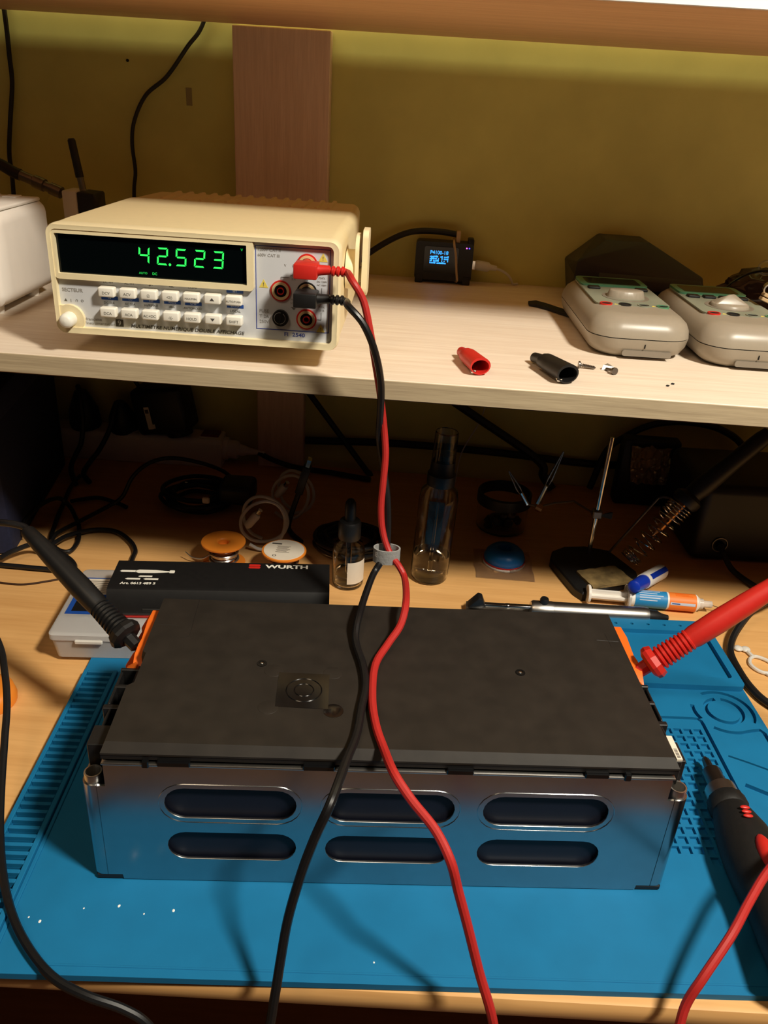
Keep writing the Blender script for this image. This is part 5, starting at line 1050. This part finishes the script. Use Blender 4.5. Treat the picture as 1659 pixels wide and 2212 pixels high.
cable('loose_cable', 'black cable arching up towards the power strip from the desk', [(-0.1785, 0.3708, 0.0110), (-0.1802, 0.3911, 0.0100), (-0.1705, 0.4218, 0.0080), (-0.1511, 0.4642, 0.0090), (-0.1376, 0.4720, 0.0183), (-0.1265, 0.4800, 0.0404), (-0.1087, 0.4900, 0.0551), (-0.0860, 0.5000, 0.0585), (-0.0561, 0.5100, 0.0508), (-0.0356, 0.5300, 0.0337), (-0.0230, 0.5450, 0.0150), (-0.015, 0.560, 0.0040)], 0.0024, m_blackcable)
cable('loose_cable', 'black doubled cable on the lit desk in front of the navy box', [(-0.2120, 0.3288, 0.0120), (-0.2035, 0.3445, 0.0130), (-0.1857, 0.3540, 0.0160), (-0.1583, 0.3500, 0.0090), (-0.1412, 0.3377, 0.0060), (-0.1423, 0.3290, 0.0040), (-0.1668, 0.3285, 0.0036), (-0.1989, 0.3292, 0.0036), (-0.2250, 0.3297, 0.0036)], 0.0026, m_blackcable)
cable('loose_wire', 'thin brown wire on the desk left of the compartment box', [(-0.2350, 0.3080, 0.0014), (-0.2002, 0.3013, 0.0014), (-0.1770, 0.3013, 0.0014), (-0.1577, 0.3100, 0.0014), (-0.1454, 0.3170, 0.0014), (-0.1300, 0.3240, 0.0014)], 0.0009, m_brownwire)
cable('wall_trunk_cable', 'thick black cable running along the wall base under the shelf', [(0.0500, 0.6370, 0.0370), (0.1663, 0.6370, 0.0420), (0.3000, 0.6370, 0.0400), (0.4200, 0.6370, 0.0340), (0.5300, 0.6370, 0.0380), (0.7000, 0.6370, 0.0440)], 0.0052, m_black)
cable('slanting_cable', 'black cable slanting down the wall beside the narrow plank', [(-0.0450, 0.6250, 0.2360), (0.0582, 0.6270, 0.1016), (0.1315, 0.6280, 0.0056), (0.137, 0.6200, 0.0046)], 0.0040, m_black)
cable('slanting_cable', 'thick black cable slanting down the wall behind the spray bottle', [(0.0350, 0.6200, 0.2330), (0.2490, 0.6240, 0.1026), (0.3508, 0.6240, 0.0407), (0.3627, 0.6200, 0.0191), (0.3750, 0.6100, 0.0060)], 0.0056, m_black)
cable('arching_cable', 'black cable arching over the far right of the desk under the shelf', [(0.4250, 0.6220, 0.0060), (0.4383, 0.6240, 0.0588), (0.4620, 0.6250, 0.0822), (0.4915, 0.6250, 0.0987), (0.5309, 0.6250, 0.1044), (0.5729, 0.6250, 0.0981), (0.6078, 0.6250, 0.0761), (0.630, 0.622, 0.03), (0.635, 0.62, 0.005)], 0.0044, m_black)
b = B(); b.tube([(0.2860, 0.6350, 0.2380), (0.2830, 0.6350, 0.1500), (0.2760, 0.6330, 0.0900), (0.2550, 0.6280, 0.0400), (0.2500, 0.6200, 0.0012)], 0.0008, n=6); tag(b.build('thin_wire', m_whitecable), 'thin pale wire hanging from the shelf behind the spray bottle', 'cable')

def coil(name, label, c, R, turns, r, m, seed, squash=0.9, extra=None):
    rnd = random.Random(seed); pts = []
    for k in range(turns * 12):
        a = 2 * PI * k / 12; q = R * (0.82 + 0.18 * math.sin(k * 0.37 + seed)) ; z = r + 0.0008 + (k / (turns * 12)) * 0.016 + 0.002 * rnd.random()
        pts.append((c[0] + q * math.cos(a) + 0.003 * rnd.random(), c[1] + q * squash * math.sin(a) + 0.003 * rnd.random(), c[2] + z))
    t = thing(name, label, 'cable')
    b = B(); b.tube(pts + (extra or []), r, n=8, sub=4); b.build('winding', m, t)
    return t
c1_ = coil('cable_coil', 'black coiled cable with plug behind the solder spools', (-0.060, 0.500, 0), 0.042, 6, 0.0026, m_blackcable, 3, 0.95)
b = B(); b.box(-0.030, 0.480, 0.012, 0.010, 0.520, 0.036, 0.006, 3); b.build('plug', m_black, c1_)
b = B(); b.box(-0.0420, 0.4600, 0.0230, -0.0340, 0.4640, 0.0300, 0.001, 1); b.build('paper_tag', m_label, c1_)
b = B(); b.box(-0.0720, 0.4980, 0.0290, -0.0690, 0.4990, 0.0300); b.build('white_mark', m_keywhite, c1_)
c2_ = coil('cable_coil', 'black coiled cable behind the dropper bottle', (0.1300, 0.4200, 0), 0.040, 7, 0.0025, m_blackcable, 8, 0.92)

def wloop(label, c, R, tilt, yaw, plug):
    t = thing('white_usb_cable', label, 'cable', c, yaw)
    pts = []
    for k in range(26):
        a = 2 * PI * k / 12 - 2.2; q = R * (1 + 0.06 * math.sin(k * 1.3)); y = (k - 13) * 0.0005
        pts.append((q * math.cos(a), y * 2 + math.sin(tilt) * q * math.sin(a), R + 0.003 + math.cos(tilt) * q * math.sin(a)))
    b = B(); b.tube(pts, 0.0019, n=8, sub=5); b.build('loop', m_whitecable, t)
    b = B(); b.lathe_axis((-R * 0.75, -0.006, R * 0.95), (-R * 0.25, -0.008, R * 1.65), [(0.0030, 0), (0.0045, 0.15), (0.0048, 0.85), (0.0034, 1)], 14); b.build('plug', m_whitecable, t)
    b = B(); b.lathe_axis((-R * 0.25, -0.008, R * 1.65), (-R * 0.12, -0.0085, R * 1.85), [(0.0026, 0), (0.0026, 1)], 8); b.build('plug_tip', m_chrome, t)
    return t
wloop('white usb cable loop standing between the two solder spools', (0.0360, 0.4220, 0), 0.0240, 0.35, 0.1, True)
wloop('white usb cable coil farther back beside the upright black plug', (0.0560, 0.4950, 0), 0.0240, 0.25, -0.3, True)
bu_ = thing('black_usb_cable', 'black usb cable with bright metal plug pointing up', 'cable')
A = Vector((0.0560, 0.4560, 0.0040)); E_ = Vector((0.0800, 0.4560, 0.0880)); u = (E_ - A).normalized()
b = B(); b.tube([A + Vector((0.02, -0.03, -0.0015)), A + Vector((0.006, -0.012, -0.001)), A + u * 0.006, A + u * 0.050], 0.0030, n=10); b.build('cable', m_black, bu_)
Mb = Matrix.Translation(A + u * 0.046) @ u.to_track_quat('Z', 'Y').to_matrix().to_4x4()
b = B(); b.box(-0.0065, -0.0045, 0, 0.0065, 0.0045, 0.034, 0.0015, 2, M=Mb); b.build('plug_body', m_black, bu_)
b = B(); b.box(-0.0048, -0.0024, 0.033, 0.0048, 0.0024, 0.0430, 0.0003, 1, M=Mb); b.build('metal_tip', m_chrome, bu_)

jr = thing('parts_jar', 'dark clear plastic jar full of small parts behind the blue reel', 'jar', (0.3010, 0.5030, 0.0))
b = B(); b.lathe((0, 0, 0), [(0.026, 0.0003), (0.0290, 0.003), (0.0300, 0.040), (0.0290, 0.043), (0.0275, 0.043), (0.0280, 0.038), (0.0270, 0.005), (0.024, 0.003)], 36); b.build('jar', m_clear, jr, sharp=50)
for k in range(14):
    a = k * 2.4; q = 0.018 * math.sqrt((k + 0.5) / 14)
    b = B(); b.sphere((q * math.cos(a), q * math.sin(a), 0.008 + 0.006 * (k % 3)), 0.0052, 8, 6, (1, 1.3, 0.8), 0.3, k); b.build('content_piece', (m_black, m_darktext, m_metaldark)[k % 3], jr, flat=True)
b = B(); b.ring((0, 0, 0), (0, 0, 1), [(0.0285, 0.0340), (0.0312, 0.0340), (0.0312, 0.0460), (0.0300, 0.0475), (0.0285, 0.0475)], 36); b.build('rim', m_black, jr)
st = thing('solder_station', 'black rounded box with cable gland at the far right of the desk', 'electronics', (0.5080, 0.4560, 0.0), 0.05)
b = B(); b.box(0.0, 0.0, 0.0004, 0.150, 0.120, 0.092, 0.010, 4); b.build('housing', m_black, st)
b = B(); b.ring((0.0300, 0.000, 0.0230), (0, -1, 0), [(0.0075, -0.001), (0.0090, -0.001), (0.0088, 0.002), (0.0078, 0.002)], 28); b.build('gland_ring', m_metaldark, st)
b = B(); b.cyl((0.0300, 0.002, 0.0230), (0.0300, -0.006, 0.0220), 0.0050, n=16); b.build('gland', m_blackgloss, st)
b = B(); b.tube([(0.0300, -0.005, 0.0222), (0.0320, -0.016, 0.016), (0.040, -0.032, 0.006), (0.060, -0.070, 0.0040), (0.085, -0.110, 0.0040)], 0.0032, n=10); b.build('cord', m_black, st)
fb = thing('foil_packet', 'crumpled brown film packet leaning at the back under the shelf', 'packet')
b = B(); b.box(0.4500, 0.592, 0.0004, 0.5200, 0.614, 0.0880, 0.003, 2); b.build('backing_block', m_black, fb)
b = B(); G = []; nx, ny = 22, 20
for j in range(ny + 1):
    for i in range(nx + 1):
        x = 0.4600 + 0.0500 * i / nx; z = 0.0330 + 0.0500 * j / ny; q = noise.noise(Vector((x * 150, z * 150, 1))) ; q2 = noise.noise(Vector((x * 60, z * 60, 7)))
        G.append(Vector((x + 0.004 * q2 + (z - 0.06) * -0.12, 0.586 + 0.005 * q - 0.004 * math.sin(PI * i / nx) * math.sin(PI * j / ny), z + 0.003 * q)))
fr = [(j * (nx + 1) + i, j * (nx + 1) + i + 1, (j + 1) * (nx + 1) + i + 1, (j + 1) * (nx + 1) + i) for j in range(ny) for i in range(nx)]
b._add(G, fr); b.build('film', m_foil, fb, flat=True)

# right edge of the desk
cable('desk_cable', 'thick black cable looping round the right rear corner of the mat', [(0.640, 0.380, 0.0120), (0.600, 0.372, 0.0280), (0.5540, 0.3450, 0.0240), (0.5310, 0.3290, 0.0190), (0.5130, 0.3090, 0.0120), (0.5020, 0.2920, 0.0070), (0.4965, 0.2750, 0.0044), (0.4960, 0.2500, 0.0040), (0.4985, 0.2270, 0.0040), (0.5060, 0.2080, 0.0040), (0.528, 0.184, 0.0040), (0.56, 0.165, 0.0040)], 0.0034, m_black)
zt = thing('nylon_clip', 'milky nylon cable clip lying on the desk right of the mat', 'clip', (-0.0065, 0.0, 0.0))
b = B(); b.sphere((0.5150, 0.2885, 0.0022), 0.0042, 14, 8, (1, 1, 0.5)); b.sphere((0.5215, 0.2878, 0.0022), 0.0044, 14, 8, (1, 1, 0.5)); b.build('knob', m_milky, zt)
b = B(); b.tube([(0.5215, 0.2870, 0.0020), (0.5235, 0.2800, 0.0020), (0.5250, 0.2760, 0.0020)], 0.0018, n=8); b.build('neck', m_milky, zt)
b = B(); b.tube([(0.5240, 0.2765, 0.0020), (0.5200, 0.2720, 0.0020), (0.5180, 0.2650, 0.0020), (0.5205, 0.2580, 0.0020), (0.5260, 0.2535, 0.0020), (0.5340, 0.2540, 0.0020), (0.5400, 0.2600, 0.0020), (0.5395, 0.2680, 0.0020), (0.5340, 0.2745, 0.0020), (0.5280, 0.2775, 0.0020)], 0.0017, n=8, closed=True); b.build('ring', m_milky, zt)
b = B(); b.sphere((0.5330, 0.2515, 0.0020), 0.0052, 12, 8, (1.2, 0.8, 0.4), 0.4, 2); b.build('tab', m_milky, zt)

# ------------------------------------------------------------------ finish
convert_texts()
for o in list(scn.objects):
    if o.parent is None and o.type in {'MESH', 'EMPTY'}: o.location.z += ZD
